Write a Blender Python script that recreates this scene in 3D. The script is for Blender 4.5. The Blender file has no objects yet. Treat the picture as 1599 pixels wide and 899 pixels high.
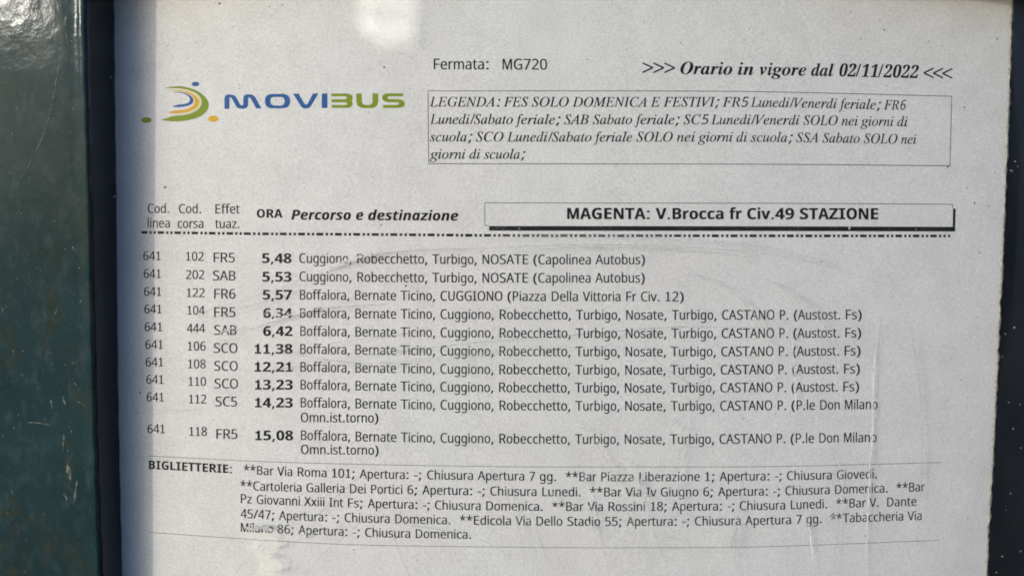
import bpy, bmesh, math, random, json
from mathutils import Vector, Matrix
from mathutils.geometry import tessellate_polygon

random.seed(7)
scene = bpy.context.scene
col = scene.collection

# ------------------------------------------------------------------ camera
PXW, PXH = 1599.0, 899.0          # the photograph's own pixels, used to measure from
FPX = 1255.0                      # focal length in those pixels
S = 0.00014                       # metres per pixel on the sheet
DIST = FPX * S
PITCH, ROLL = math.radians(4.0), math.radians(0.35)
TARGET = Vector((0, 0, 1.40))
fwd = Vector((0, math.cos(PITCH), -math.sin(PITCH)))
rgt0 = Vector((1, 0, 0))
up0 = rgt0.cross(fwd)
rgt = rgt0 * math.cos(ROLL) + up0 * math.sin(ROLL)
upv = up0 * math.cos(ROLL) - rgt0 * math.sin(ROLL)
EYE = TARGET - fwd * DIST
cd = bpy.data.cameras.new('camera')
cd.sensor_width = 36.0
cd.lens = 36.0 * FPX / PXW
cd.clip_start, cd.clip_end = 0.005, 200.0
cam = bpy.data.objects.new('camera', cd)
col.objects.link(cam)
cam.matrix_world = Matrix(((rgt.x, upv.x, -fwd.x, EYE.x), (rgt.y, upv.y, -fwd.y, EYE.y),
                           (rgt.z, upv.z, -fwd.z, EYE.z), (0, 0, 0, 1)))
scene.camera = cam

# ------------------------------------------------------------------ daylight
SUN_DIR = Vector((-1.06, -1.0, 0.31)).normalized()      # towards the sun
SUN_EL = math.asin(SUN_DIR.z)
SUN_ROT = math.atan2(SUN_DIR.x, SUN_DIR.y)
SKY_STRENGTH, SUN_STRENGTH, EXPOSURE = 0.15, 0.75, 0.58
SKY_TINT = (0.84, 0.97, 1.29)
world = bpy.data.worlds.new("World")
scene.world = world
world.use_nodes = True
wn = world.node_tree
wn.nodes.clear()
sky = wn.nodes.new('ShaderNodeTexSky')
sky.sky_type = 'NISHITA'
sky.sun_disc = False
sky.sun_elevation = SUN_EL
sky.sun_rotation = SUN_ROT
sky.air_density, sky.dust_density, sky.ozone_density = 1.0, 2.8, 2.0
bg = wn.nodes.new('ShaderNodeBackground')
bg.inputs['Strength'].default_value = SKY_STRENGTH
wo = wn.nodes.new('ShaderNodeOutputWorld')
wb = wn.nodes.new('ShaderNodeMix')              # daylight balance of the camera
wb.data_type, wb.blend_type = 'RGBA', 'MULTIPLY'
wb.inputs[0].default_value = 1.0
wb.inputs[7].default_value = (*SKY_TINT, 1)
wn.links.new(sky.outputs[0], wb.inputs[6])
wn.links.new(wb.outputs[2], bg.inputs[0])
wn.links.new(bg.outputs[0], wo.inputs[0])
sd = bpy.data.lights.new('sun', 'SUN')
sd.energy = SUN_STRENGTH
sd.angle = math.radians(0.6)
sd.color = (1.0, 0.945, 0.85)
sun = bpy.data.objects.new('sun', sd)
col.objects.link(sun)
sun.location = TARGET + SUN_DIR * 2
sun.rotation_euler = SUN_DIR.to_track_quat('Z', 'Y').to_euler()
scene.view_settings.view_transform = 'Standard'
scene.view_settings.look = 'None'
scene.view_settings.exposure = EXPOSURE
scene.view_settings.gamma = 1.0
scene.cycles.transparent_max_bounces = 24
scene.cycles.filter_width = 1.8

# ------------------------------------------------------------------ measuring
def ray(px, py):
    return fwd * FPX + rgt * (px - PXW / 2) - upv * (py - PXH / 2)

def at(px, py, p0=Vector((0, 0, 0)), n=Vector((0, 1, 0))):
    """point of a plane seen at photograph pixel (px, py)"""
    d = ray(px, py)
    return EYE + d * ((p0 - EYE).dot(n) / d.dot(n))

def on_y(px, py, y):
    return at(px, py, Vector((0, y, 0)))

BOW, BOW_X, BOW_W = 0.0100, 0.008, 0.100      # the sheet and its pane bow out towards the reader
CURL_X, CURL = -0.0855, 70.0                   # left margin curled back into the case, shaped so that it darkens
def pane_surf(x):
    return -BOW * (1 - ((x - BOW_X) / BOW_W) ** 2)

def surf(x):
    return pane_surf(x) + (CURL * (CURL_X - x) ** 2 if x < CURL_X else 0.0)

def on_surf(px, py, lift=0.0, f=surf):
    y = 0.0
    for _ in range(30):
        p = on_y(px, py, y - lift)
        y2 = f(p.x)
        if abs(y2 - y) < 1e-8:
            break
        y = 0.5 * (y + y2) if f is surf and p.x < CURL_X else y2
    return on_y(px, py, y - lift)

def interp(pts, x):
    """smooth curve through pts (Lagrange up to 3 points, else monotone-ish cubic)"""
    if len(pts) == 1:
        return pts[0][1]
    if len(pts) == 2:
        (a, b), (c, d) = pts
        return b + (d - b) * (x - a) / (c - a)
    if len(pts) == 3:
        (x0, y0), (x1, y1), (x2, y2) = pts
        return (y0 * (x - x1) * (x - x2) / ((x0 - x1) * (x0 - x2)) + y1 * (x - x0) * (x - x2) / ((x1 - x0) * (x1 - x2))
                + y2 * (x - x0) * (x - x1) / ((x2 - x0) * (x2 - x1)))
    n = len(pts)
    m = []
    for i in range(n):
        a, b = pts[max(i - 1, 0)], pts[min(i + 1, n - 1)]
        m.append((b[1] - a[1]) / (b[0] - a[0]))
    i = 0
    while i < n - 2 and x > pts[i + 1][0]:
        i += 1
    (xa, ya), (xb, yb) = pts[i], pts[i + 1]
    h = xb - xa
    t = (x - xa) / h
    if t < 0:
        return ya + m[i] * (x - xa)
    if t > 1:
        return yb + m[i + 1] * (x - xb)
    return (ya * (2 * t**3 - 3 * t**2 + 1) + m[i] * h * (t**3 - 2 * t**2 + t)
            + yb * (-2 * t**3 + 3 * t**2) + m[i + 1] * h * (t**3 - t**2))

# ------------------------------------------------------------------ objects
def tag(o, label, cat, group=None):
    o['label'] = label
    o['category'] = cat
    if group:
        o['group'] = group
    return o

def obj(name, verts, faces, mats, parent=None, slots=None, smooth=False):
    me = bpy.data.meshes.new(name)
    me.from_pydata([tuple(v) for v in verts], [], faces)
    for m in (mats if isinstance(mats, (list, tuple)) else [mats]):
        me.materials.append(m)
    if slots:
        for p, s in zip(me.polygons, slots):
            p.material_index = s
    if smooth:
        for p in me.polygons:
            p.use_smooth = True
    me.update()
    o = bpy.data.objects.new(name, me)
    col.objects.link(o)
    if parent:
        o.parent = parent
        o.matrix_parent_inverse = Matrix.Translation(parent.location).inverted()
    return o

class Geo:
    def __init__(self):
        self.v, self.f, self.s = [], [], []
    def add(self, verts, faces, slot=0):
        b = len(self.v)
        self.v += list(verts)
        self.f += [tuple(b + i for i in f) for f in faces]
        self.s += [slot] * len(faces)
    def box(self, lo, hi, slot=0):
        x0, y0, z0 = lo
        x1, y1, z1 = hi
        v = [Vector(p) for p in ((x0, y0, z0), (x1, y0, z0), (x1, y1, z0), (x0, y1, z0),
                                 (x0, y0, z1), (x1, y0, z1), (x1, y1, z1), (x0, y1, z1))]
        self.add(v, [(0, 3, 2, 1), (4, 5, 6, 7), (0, 1, 5, 4), (1, 2, 6, 5), (2, 3, 7, 6), (3, 0, 4, 7)], slot)
    def make(self, name, mats, parent=None, smooth=False):
        return obj(name, self.v, self.f, mats, parent, self.s, smooth)

# ------------------------------------------------------------------ materials
def mat_base(name):
    m = bpy.data.materials.new(name)
    m.use_nodes = True
    nt = m.node_tree
    nt.nodes.clear()
    return m, nt

class NT:
    def __init__(self, nt):
        self.nt = nt
    def node(self, typ, ins=None, **props):
        n = self.nt.nodes.new(typ)
        for k, v in props.items():
            setattr(n, k, v)
        for k, v in (ins or {}).items():
            if hasattr(v, 'is_output'):
                self.nt.links.new(v, n.inputs[k])
            else:
                n.inputs[k].default_value = v
        return n
    def noise(self, vec, scale, detail=3.0, rough=0.55, dist=0.0):
        return self.node('ShaderNodeTexNoise', {'Vector': vec, 'Scale': scale, 'Detail': detail, 'Roughness': rough, 'Distortion': dist}).outputs['Fac']
    def ramp(self, fac, stops):
        n = self.node('ShaderNodeValToRGB', {'Fac': fac})
        e = n.color_ramp.elements
        while len(e) < len(stops):
            e.new(0.5)
        for el, (p, c) in zip(e, stops):
            el.position = p
            el.color = (c, c, c, 1) if isinstance(c, (int, float)) else (*c, 1)
        return n.outputs['Color']
    def mix(self, fac, a, b, mode='MIX'):
        n = self.nt.nodes.new('ShaderNodeMix')
        n.data_type = 'RGBA'
        n.blend_type = mode
        for k, v in ((0, fac), (6, a), (7, b)):
            if hasattr(v, 'is_output'):
                self.nt.links.new(v, n.inputs[k])
            else:
                n.inputs[k].default_value = v if k == 0 else (*v[:3], 1)
        return n.outputs[2]
    def math(self, op, a, b=0.0, c=0.0, clamp=False):
        n = self.nt.nodes.new('ShaderNodeMath')
        n.operation = op
        n.use_clamp = clamp
        for i, v in enumerate((a, b, c)):
            if hasattr(v, 'is_output'):
                self.nt.links.new(v, n.inputs[i])
            else:
                n.inputs[i].default_value = v
        return n.outputs[0]
    def coords(self, scale=(1, 1, 1), loc=(0, 0, 0)):
        t = self.node('ShaderNodeTexCoord')
        return self.node('ShaderNodeMapping', {'Vector': t.outputs['Object'], 'Scale': scale, 'Location': loc}).outputs[0]
    def bump(self, h, strength, dist):
        return self.node('ShaderNodeBump', {'Height': h, 'Strength': strength, 'Distance': dist}).outputs[0]
    def principled(self, **ins):
        names = {'base': 'Base Color', 'rough': 'Roughness', 'spec': 'Specular IOR Level', 'normal': 'Normal', 'metal': 'Metallic', 'alpha': 'Alpha'}
        d = {}
        for k, v in ins.items():
            if k == 'base' and not hasattr(v, 'is_output'):
                v = (*v, 1)
            d[names[k]] = v
        return self.node('ShaderNodeBsdfPrincipled', d).outputs[0]
    def out(self, sh):
        o = self.node('ShaderNodeOutputMaterial')
        self.nt.links.new(sh, o.inputs['Surface'])
    def mixsh(self, fac, a, b):
        n = self.nt.nodes.new('ShaderNodeMixShader')
        if hasattr(fac, 'is_output'):
            self.nt.links.new(fac, n.inputs[0])
        else:
            n.inputs[0].default_value = fac
        self.nt.links.new(a, n.inputs[1])
        self.nt.links.new(b, n.inputs[2])
        return n.outputs[0]

def m_paper():
    m, nt = mat_base('aged paper')
    n = NT(nt)
    v = n.coords()
    fib = n.noise(n.coords((1, 1, 1.4)), 2000, 3, 0.6)          # pulp grain
    fine = n.noise(v, 7000, 2, 0.6)
    blotch = n.noise(v, 140, 4, 0.6)
    tint = n.noise(n.coords((1, 1, 0.8), (3, 1, 2)), 28, 3, 0.55)
    c = n.mix(n.ramp(tint, [(0.35, 0.0), (0.65, 1.0)]), (0.735, 0.735, 0.70), (0.745, 0.725, 0.70))
    c = n.mix(1.0, c, n.ramp(fib, [(0.30, 0.83), (0.70, 1.08)]), 'MULTIPLY')
    c = n.mix(1.0, c, n.ramp(fine, [(0.30, 0.93), (0.70, 1.04)]), 'MULTIPLY')
    c = n.mix(1.0, c, n.ramp(blotch, [(0.30, 0.94), (0.65, 1.02)]), 'MULTIPLY')
    nor = n.bump(fib, 0.35, 0.00008)
    n.out(n.principled(base=c, rough=0.85, spec=0.15, normal=nor))
    return m

def m_plain(name, rgb, rough=0.7, spec=0.2, var=0.15, scale=900):
    m, nt = mat_base(name)
    n = NT(nt)
    k = n.noise(n.coords(), scale, 3, 0.6)
    c = n.mix(1.0, rgb, n.ramp(k, [(0.3, 1 - var), (0.7, 1 + var)]), 'MULTIPLY')
    n.out(n.principled(base=c, rough=rough, spec=spec))
    return m

def m_ink(name, rgb, grain=0.5):
    """printed ink that lets the paper's grain through in tiny worn flecks"""
    m, nt = mat_base(name)
    n = NT(nt)
    k = n.noise(n.coords(), 5200, 2, 0.6)
    w = n.noise(n.coords((1, 1, 1), (5, 2, 1)), 170, 3, 0.6)
    worn = n.math('MULTIPLY', n.ramp(k, [(0.50, 0.0), (0.75, 1.0)]), n.ramp(w, [(0.42, 0.15), (0.7, 1.0)]))
    c = n.mix(n.math('MULTIPLY', worn, grain), rgb, (0.55, 0.54, 0.51))
    n.out(n.principled(base=c, rough=0.7, spec=0.04))
    return m

def m_paint():
    m, nt = mat_base('dark green enamel')
    n = NT(nt)
    v = n.coords()
    big = n.noise(v, 40, 4, 0.6)
    med = n.noise(n.coords((1, 1, 0.6)), 330, 5, 0.65)
    fine = n.noise(v, 2400, 3, 0.6)
    c = n.mix(n.ramp(big, [(0.35, 0.0), (0.65, 1.0)]), (0.014, 0.034, 0.038), (0.020, 0.044, 0.047))
    c = n.mix(n.math('MULTIPLY', n.ramp(med, [(0.50, 0.0), (0.74, 1.0)]), 0.55), c, (0.060, 0.085, 0.084))
    olive = n.ramp(n.noise(n.coords((1, 1, 0.7), (2, 0, 4)), 60, 5, 0.7), [(0.52, 0.0), (0.66, 1.0)])
    c = n.mix(n.math('MULTIPLY', olive, 0.5), c, (0.036, 0.050, 0.038))
    c = n.mix(n.math('MULTIPLY', n.ramp(fine, [(0.62, 0.0), (0.72, 1.0)]), 0.25), c, (0.14, 0.16, 0.14))
    peel = n.noise(v, 420, 3, 0.5)
    nor = n.bump(n.math('ADD', n.math('MULTIPLY', peel, 1.0), n.math('MULTIPLY', fine, 0.10)), 0.10, 0.0004)
    ro = n.ramp(med, [(0.3, 0.10), (0.7, 0.16)])
    n.out(n.principled(base=c, rough=ro, spec=0.028, normal=nor))
    return m

def m_pane():
    """clear acrylic, dusty: mostly transparent, a weak mirror, a thin film of dust"""
    m, nt = mat_base('dusty acrylic')
    n = NT(nt)
    v = n.coords()
    tr = n.node('ShaderNodeBsdfTransparent', {'Color': (0.98, 0.985, 0.985, 1)}).outputs[0]
    wav = n.noise(v, 55, 2, 0.5)
    nor = n.bump(wav, 0.2, 0.0004)
    gl = n.node('ShaderNodeBsdfGlossy', {'Color': (1, 1, 1, 1), 'Roughness': 0.45, 'Normal': nor}).outputs[0]
    fr = n.node('ShaderNodeFresnel', {'IOR': 1.45}).outputs[0]
    s = n.mixsh(n.math('MULTIPLY', fr, 0.08), tr, gl)
    dust = n.node('ShaderNodeBsdfDiffuse', {'Color': (0.78, 0.77, 0.74, 1)}).outputs[0]
    d1 = n.ramp(n.noise(n.coords((1, 1, 0.5)), 90, 6, 0.7), [(0.35, 0.0005), (0.75, 0.008)])
    d2 = n.ramp(n.noise(v, 3000, 2, 0.5), [(0.45, 0.6), (0.75, 1.6)])
    fac = n.math('MULTIPLY', d1, d2)
    n.out(n.mixsh(fac, s, dust))
    return m

def m_mark(name, rgb, alpha, scale=700, lo=0.35, hi=0.6, stretch=(1, 1, 1)):
    """a scuff, a film of dirt, a painted glint or scratch shadow: diffuse, broken up, partly see-through"""
    m, nt = mat_base(name)
    n = NT(nt)
    k = n.ramp(n.noise(n.coords(stretch), scale, 4, 0.65), [(lo, 0.0), (hi, 1.0)])
    tr = n.node('ShaderNodeBsdfTransparent').outputs[0]
    df = n.node('ShaderNodeBsdfDiffuse', {'Color': (*rgb, 1)}).outputs[0]
    n.out(n.mixsh(n.math('MULTIPLY', k, alpha), tr, df))
    return m

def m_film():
    """clear film whose broad soft sheen paints in the glare patch; also coats dried smears"""
    m, nt = mat_base('glare and smeared film')
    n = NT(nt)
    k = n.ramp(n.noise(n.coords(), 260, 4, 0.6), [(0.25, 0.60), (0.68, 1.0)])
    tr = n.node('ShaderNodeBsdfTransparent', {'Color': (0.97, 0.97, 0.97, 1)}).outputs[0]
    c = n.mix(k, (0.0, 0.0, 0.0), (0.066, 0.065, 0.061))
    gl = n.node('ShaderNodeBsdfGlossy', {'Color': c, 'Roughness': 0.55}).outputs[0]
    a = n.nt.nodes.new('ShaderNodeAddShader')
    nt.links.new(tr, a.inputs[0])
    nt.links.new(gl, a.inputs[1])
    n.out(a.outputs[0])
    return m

PAPER = m_paper()
PAPER_EDGE = m_plain('yellowed cut edge and lit rim', (0.66, 0.58, 0.44), 0.9, 0.1, 0.40, 1500)  # cut edge colour, also paints the rim that stands for a lit edge
INK = m_ink('black toner', (0.011, 0.010, 0.012), 0.25)
INK_BAR = m_ink('black toner block', (0.012, 0.012, 0.014), 0.25)
INK_LINE = m_ink('thin black toner line', (0.07, 0.07, 0.07))
BLUE = m_ink('blue print', (0.012, 0.095, 0.29), 0.18)
LIME = m_ink('olive green print', (0.20, 0.28, 0.014), 0.15)
YELLOW = m_ink('amber print', (0.68, 0.37, 0.016), 0.12)
CREAM = m_ink('cream print', (0.74, 0.68, 0.38), 0.1)
PAINT = m_paint()
BACK = m_plain('blue black backing', (0.002, 0.004, 0.008), 0.6, 0.02, 0.4, 300)
WALL_SHADE = m_plain('black wall shade', (0.003, 0.003, 0.0045), 0.22, 0.55, 0.4, 900)  # near-black that paints in shade on the frame's inner wall
PANE = m_pane()
SCUFF = m_mark('pale scuff', (0.66, 0.65, 0.63), 0.60, 900, 0.30, 0.55)
SCUFF_SOFT = m_mark('faint pale scuff', (0.66, 0.65, 0.63), 0.24, 420, 0.25, 0.70)
GRIME = m_mark('grey grime in scratch', (0.20, 0.20, 0.19), 0.36, 700, 0.25, 0.6)
GRIME_SHADE = m_mark('faint grey grime and scratch shadow', (0.26, 0.26, 0.25), 0.22, 500, 0.25, 0.65)  # grime, and the painted shadow beside the long right scratch
SPECK = m_mark('dark dirt speck', (0.05, 0.045, 0.04), 0.8, 200, 0.0, 0.2)
DUST = m_mark('pale dust speck', (0.7, 0.7, 0.66), 0.55, 200, 0.0, 0.2)
GLINT = m_mark('scratch with painted glint', (0.92, 0.92, 0.90), 0.85, 700, 0.25, 0.5)  # scratch whose shine is painted in as near-white colour
GLARE_SMEAR = m_film()  # painted glare sheen, also used for the dried smears
CHIP = m_mark('scraped paint', (0.24, 0.27, 0.22), 0.65, 900, 0.35, 0.6)
LICHEN = m_mark('olive grime on paint', (0.052, 0.066, 0.046), 0.55, 420, 0.42, 0.66)

# ------------------------------------------------------------------ the display case
Z0 = TARGET.z
Y_TOP, Y_BOT = -0.0128, -0.0101       # how far the case front stands before the sheet, top and bottom of the view
FN = Vector((0, 0.126, -(Y_TOP - Y_BOT))).normalized()
FP = Vector((0, (Y_TOP + Y_BOT) / 2, Z0))
YAW = math.radians(7.5)               # the painted face falls away a little to the left
def front(px, py):
    return at(px, py, FP, FN)

EDGE = [(-300, 123), (-160, 127), (0, 132), (150, 135), (300, 139), (500, 143), (650, 146.5), (760, 150), (899, 155), (1060, 161), (1240, 168)]
def edge_x(y):
    return interp(EDGE, y) + 0.35 * math.sin(y * 0.09) + 0.25 * math.sin(y * 0.23 + 1)

case = bpy.data.objects.new('notice_case', None)
col.objects.link(case)
case.location = (0, 0.008, Z0 - 0.075)
tag(case, 'dark green painted metal notice case with a scratched clear pane over the timetable', 'display case')

R_EDGE = 0.00045
def side_profile(E):
    """outline of the left side frame at one height, from the far left round the edge to the back"""
    pts = []
    for w, dip in ((0.062, 0), (0.05, 0), (0.04, 0), (0.03, 0), (0.022, 0), (0.015, 0), (0.009, 0), (0.0055, 0), (0.0044, 0.0), (0.0034, 0.00004), (0.0024, 0.00008),
                   (0.0018, 0.00006), (0.00145, 0.00003), (0.0012, 0.0), (0.0008, 0.0), (R_EDGE, 0.0)):       # a shallow groove, then a raised lip
        pts.append(Vector((E.x - w, E.y + math.tan(YAW) * (w - R_EDGE) + dip, E.z)))
    for k in range(1, 7):
        a = k / 6 * math.pi / 2
        pts.append(Vector((E.x - R_EDGE + R_EDGE * math.sin(a), E.y + R_EDGE * (1 - math.cos(a)), E.z)))
    for t in (0.0022, 0.005, 0.010, 0.015):
        pts.append(Vector((E.x, E.y + t, E.z)))
    pts.append(Vector((E.x, 0.0085, E.z)))
    pts.append(Vector((E.x - 0.062, 0.0085, E.z)))
    return pts

g = Geo()
rows_y = [-300 + i * 1540 / 76 for i in range(77)]
prof = [side_profile(front(edge_x(y), y)) for y in rows_y]
K = len(prof[0])
verts = [p for r in prof for p in r]
faces = []
for i in range(len(prof) - 1):
    for j in range(K):
        a, b = i * K + j, i * K + (j + 1) % K
        faces.append((a, a + K, b + K, b))
faces.append(tuple(range(K)))
faces.append(tuple((len(prof) - 1) * K + j for j in reversed(range(K))))
g.add(verts, faces)

def face_pt(px, py, lift=0.00006):
    """point on the sloping painted face"""
    E = front(edge_x(py), py)
    n = Vector((math.tan(YAW), FN.y, FN.z))
    p0 = E + Vector((-R_EDGE, 0, 0))
    p = at(px, py, p0, n.normalized())
    return p - Vector((0, lift, 0))

def ribbon(pts, width, fn, taper=True, seg=6, wob=0.0):
    """thin strip along a smooth pixel path; fn turns a pixel into a point"""
    path = []
    n = len(pts)
    for i in range(n - 1):
        p0, p1, p2, p3 = pts[max(i - 1, 0)], pts[i], pts[i + 1], pts[min(i + 2, n - 1)]
        for k in range(seg):
            t = k / seg
            path.append(tuple(0.5 * (2 * p1[c] + (p2[c] - p0[c]) * t + (2 * p0[c] - 5 * p1[c] + 4 * p2[c] - p3[c]) * t * t
                                     + (3 * p1[c] - p0[c] - 3 * p2[c] + p3[c]) * t**3) for c in (0, 1)))
    path.append(pts[-1])
    V, Fc = [], []
    m = len(path)
    for i, (x, y) in enumerate(path):
        a, b = path[max(i - 1, 0)], path[min(i + 1, m - 1)]
        dx, dy = b[0] - a[0], b[1] - a[1]
        L = math.hypot(dx, dy) or 1
        w = width / 2
        if taper:
            w *= min(1.0, 0.15 + 3.2 * min(i, m - 1 - i) / max(m - 1, 1))
        w *= 1 + wob * random.uniform(-1, 1)
        V += [fn(x - dy / L * w, y + dx / L * w), fn(x + dy / L * w, y - dx / L * w)]
        if i:
            k = 2 * i
            Fc.append((k - 2, k - 1, k + 1, k))
    return V, Fc

def blob(px, py, rx, ry, fn, n=9, jag=0.25):
    V = []
    for i in range(n):
        a = 2 * math.pi * i / n
        k = 1 + random.uniform(-jag, jag)
        V.append(fn(px + rx * k * math.cos(a), py + ry * k * math.sin(a)))
    return V, [tuple(range(n))]

# wear on the painted face
g.add(*ribbon([(104, -5), (101, 30), (96, 80), (88, 125), (80, 170), (68, 210), (45, 258), (22, 296)], 1.1, face_pt, wob=0.4), 1)
g.add(*ribbon([(42, 659), (60, 660), (82, 664)], 1.5, face_pt, wob=0.4), 1)
g.add(*ribbon([(120, 626), (128, 630), (135, 634)], 1.2, face_pt), 1)
for (x, y, l, a, w) in ((99, 690, 26, 95, 3.0), (108, 735, 30, 80, 5.0), (119, 765, 34, 97, 3.2), (102, 775, 14, 60, 3.5), (81, 630, 14, 80, 2.2),
                        (100, 625, 16, 70, 2.5), (72, 492, 8, 20, 1.4), (88, 484, 14, 110, 1.4), (60, 420, 12, 30, 1.0), (126, 470, 10, 120, 1.2),
                        (4, 484, 8, 90, 1.5), (85, 345, 7, 140, 1.6), (78, 550, 8, 30, 1.3), (35, 585, 6, 100, 1.2), (118, 600, 8, 45, 1.0),
                        (62, 60, 10, 160, 1.6), (50, 86, 14, 20, 2.0), (30, 84, 12, 150, 2.0), (112, 65, 3, 90, 3.0), (103, 33, 16, 95, 4.0), (105, 60, 22, 80, 2.0)):
    ca, sa = math.cos(math.radians(a)) * l / 2, math.sin(math.radians(a)) * l / 2
    g.add(*ribbon([(x - ca, y - sa), (x + random.uniform(-1, 1), y + random.uniform(-1, 1)), (x + ca, y + sa)], w, face_pt, wob=0.5), 1)
for _ in range(150):
    x, y = random.uniform(-5, 126), random.uniform(-5, 905)
    r = random.choice((0.5, 0.6, 0.8, 1.1))
    g.add(*blob(x, y, r, r * random.uniform(0.8, 2.2), face_pt, 6), 1)
for (x, y, rx, ry) in ((45, 850, 48, 62), (20, 800, 26, 20), (75, 500, 16, 60), (8, 540, 22, 40), (85, 400, 20, 22), (60, 395, 14, 10), (115, 860, 18, 40), (108, 720, 12, 50)):
    V, Fc = blob(x, y, rx, ry, lambda a, b: face_pt(a, b, 0.00003), 18, 0.3)
    g.add(V, Fc, 2)
left = g.make('side_frame', [PAINT, CHIP, LICHEN], case)
for p in left.data.polygons:
    if p.material_index == 0 and len(p.vertices) == 4:
        p.use_smooth = True

# added black strip that paints shade onto the left frame's inner wall
q = Geo()
V, Fc = [], []
for i, y in enumerate(rows_y):
    E = front(edge_x(y), y)
    V += [Vector((E.x + 0.00002, E.y + 0.0007, E.z)), Vector((E.x + 0.00028, E.y + 0.0011, E.z)), Vector((E.x + 0.00036, (E.y - 0.002) / 2, E.z)),
          Vector((E.x + 0.00030, 0.0060, E.z)), Vector((E.x + 0.00002, 0.0062, E.z))]
    if i:
        for k in range(5):
            a, b = 5 * i - 5 + k, 5 * i - 5 + (k + 1) % 5
            Fc.append((a, a + 5, b + 5, b))
Fc += [(0, 1, 2, 3, 4), tuple(5 * len(rows_y) - 1 - k for k in range(5))]
q.add(V, Fc)
q.make('wall_shade_strip', WALL_SHADE, case)

# the rails that close the case, just outside the view
lx = front(edge_x(450), 450).x
zt, zb = front(800, -54).z, front(800, 985).z
rx = front(1765, 450).x
def rail(name, lo, hi):
    q = Geo()
    q.box(lo, hi)
    o = q.make(name, PAINT, case)
    b = o.modifiers.new('rounding', 'BEVEL')
    b.width, b.segments = 0.001, 3
    return o
z_lo, z_hi = front(100, 1240).z, front(100, -300).z
rail('side_frame', (rx, -0.0118, z_lo), (rx + 0.045, 0.0085, z_hi))
rail('top_frame', (lx + 0.0006, -0.0135, zt), (rx - 0.0004, 0.0084, z_hi - 0.0005))
rail('bottom_frame', (lx + 0.0012, -0.0085, z_lo + 0.0005), (rx - 0.0004, 0.0084, zb))
q = Geo()
q.box((lx - 0.03, 0.0064, zb - 0.002), (rx + 0.01, 0.0080, zt + 0.002))
q.make('back_panel', BACK, case)

# ------------------------------------------------------------------ the clear pane
YP = -0.0016
def pane_pt(px, py):
    return on_surf(px, py, -YP + 0.00004, pane_surf)
g = Geo()
NX = 90
px0, px1 = lx - 0.0012, rx - 0.0002
V, Fc = [], []
for i in range(NX + 1):
    x = px0 + (px1 - px0) * i / NX
    y = pane_surf(x) + YP
    V += [Vector((x, y, zb + 0.0002)), Vector((x, y, zt - 0.0002)), Vector((x, y + 0.0008, zt - 0.0002)), Vector((x, y + 0.0008, zb + 0.0002))]
    if i:
        a, b = 4 * i - 4, 4 * i
        Fc += [(a, b, b + 1, a + 1), (a + 1, b + 1, b + 2, a + 2), (a + 2, b + 2, b + 3, a + 3), (a + 3, b + 3, b, a)]
Fc += [(0, 1, 2, 3), (4 * NX + 3, 4 * NX + 2, 4 * NX + 1, 4 * NX)]
g.add(V, Fc)
# 1 pale scuff, 2 faint scuff, 3 grime, 4 faint grime and scratch shadow, 5 dark speck, 6 dust, 7 glare film and smears
def mark(pts, w, slot, wob=0.35):
    g.add(*ribbon(pts, w, pane_pt, wob=wob), slot)
BIG = [(330, 483), (437, 449), (500, 427), (535, 416), (582, 400), (612, 395), (662, 390), (747, 388.5), (850, 383.5), (950, 382), (1050, 384), (1120, 389), (1200, 397), (1260, 408), (1340, 430), (1400, 452)]
mark(BIG, 1.5, 3)
mark([(x, y - 3) for x, y in BIG[:8]], 4.5, 2)
mark([(500, 421), (530, 411), (560, 401), (590, 396)], 5, 1)
mark([(556, 396), (575, 393), (600, 392)], 3.5, 1)
mark([(463, 424), (470, 428), (478, 434)], 5, 2)
mark([(800, 394), (900, 387), (1000, 387), (1100, 393), (1190, 404)], 5, 4)
mark([(380, 516), (400, 511), (462, 492), (507, 482), (560, 477), (610, 474)], 2.0, 3)
mark([(360, 520), (400, 506), (440, 495), (470, 487), (510, 478)], 6, 2)
mark([(395, 472), (430, 461), (470, 452)], 2, 4)
mark([(330, 498), (350, 491), (400, 474), (470, 455)], 3, 4)
mark([(400, 500), (412, 490), (440, 487), (458, 489)], 4.5, 2)
mark([(470, 497), (476, 486), (500, 481)], 5, 2)
mark([(468, 512), (474, 517), (480, 526)], 6, 2)
mark([(495, 540), (555, 530), (617, 522), (660, 518)], 2.2, 4)
mark([(505, 566), (555, 557), (617, 550), (675, 542), (740, 535), (800, 530), (880, 524), (967, 517), (1040, 511), (1112, 510), (1250, 512)], 1.4, 3)
mark([(560, 552), (590, 549), (620, 545), (650, 541)], 5, 2)
mark([(566, 524), (590, 523), (612, 520)], 4, 2)
mark([(330, 545), (360, 532), (400, 522)], 3, 4)
mark([(338, 521), (352, 516), (372, 508)], 4, 1)
mark([(285, 490), (300, 488), (318, 485)], 3.5, 2)
mark([(335, 605), (350, 602), (375, 596), (420, 588)], 3, 2)
mark([(240, 640), (300, 640), (340, 625), (400, 600)], 2, 4)
mark([(400, 580), (440, 575), (480, 571)], 3, 4)
mark([(400, 603), (420, 577), (455, 575)], 3, 2)
mark([(155, 662), (180, 656), (210, 646), (240, 637)], 1.4, 2)
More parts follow.
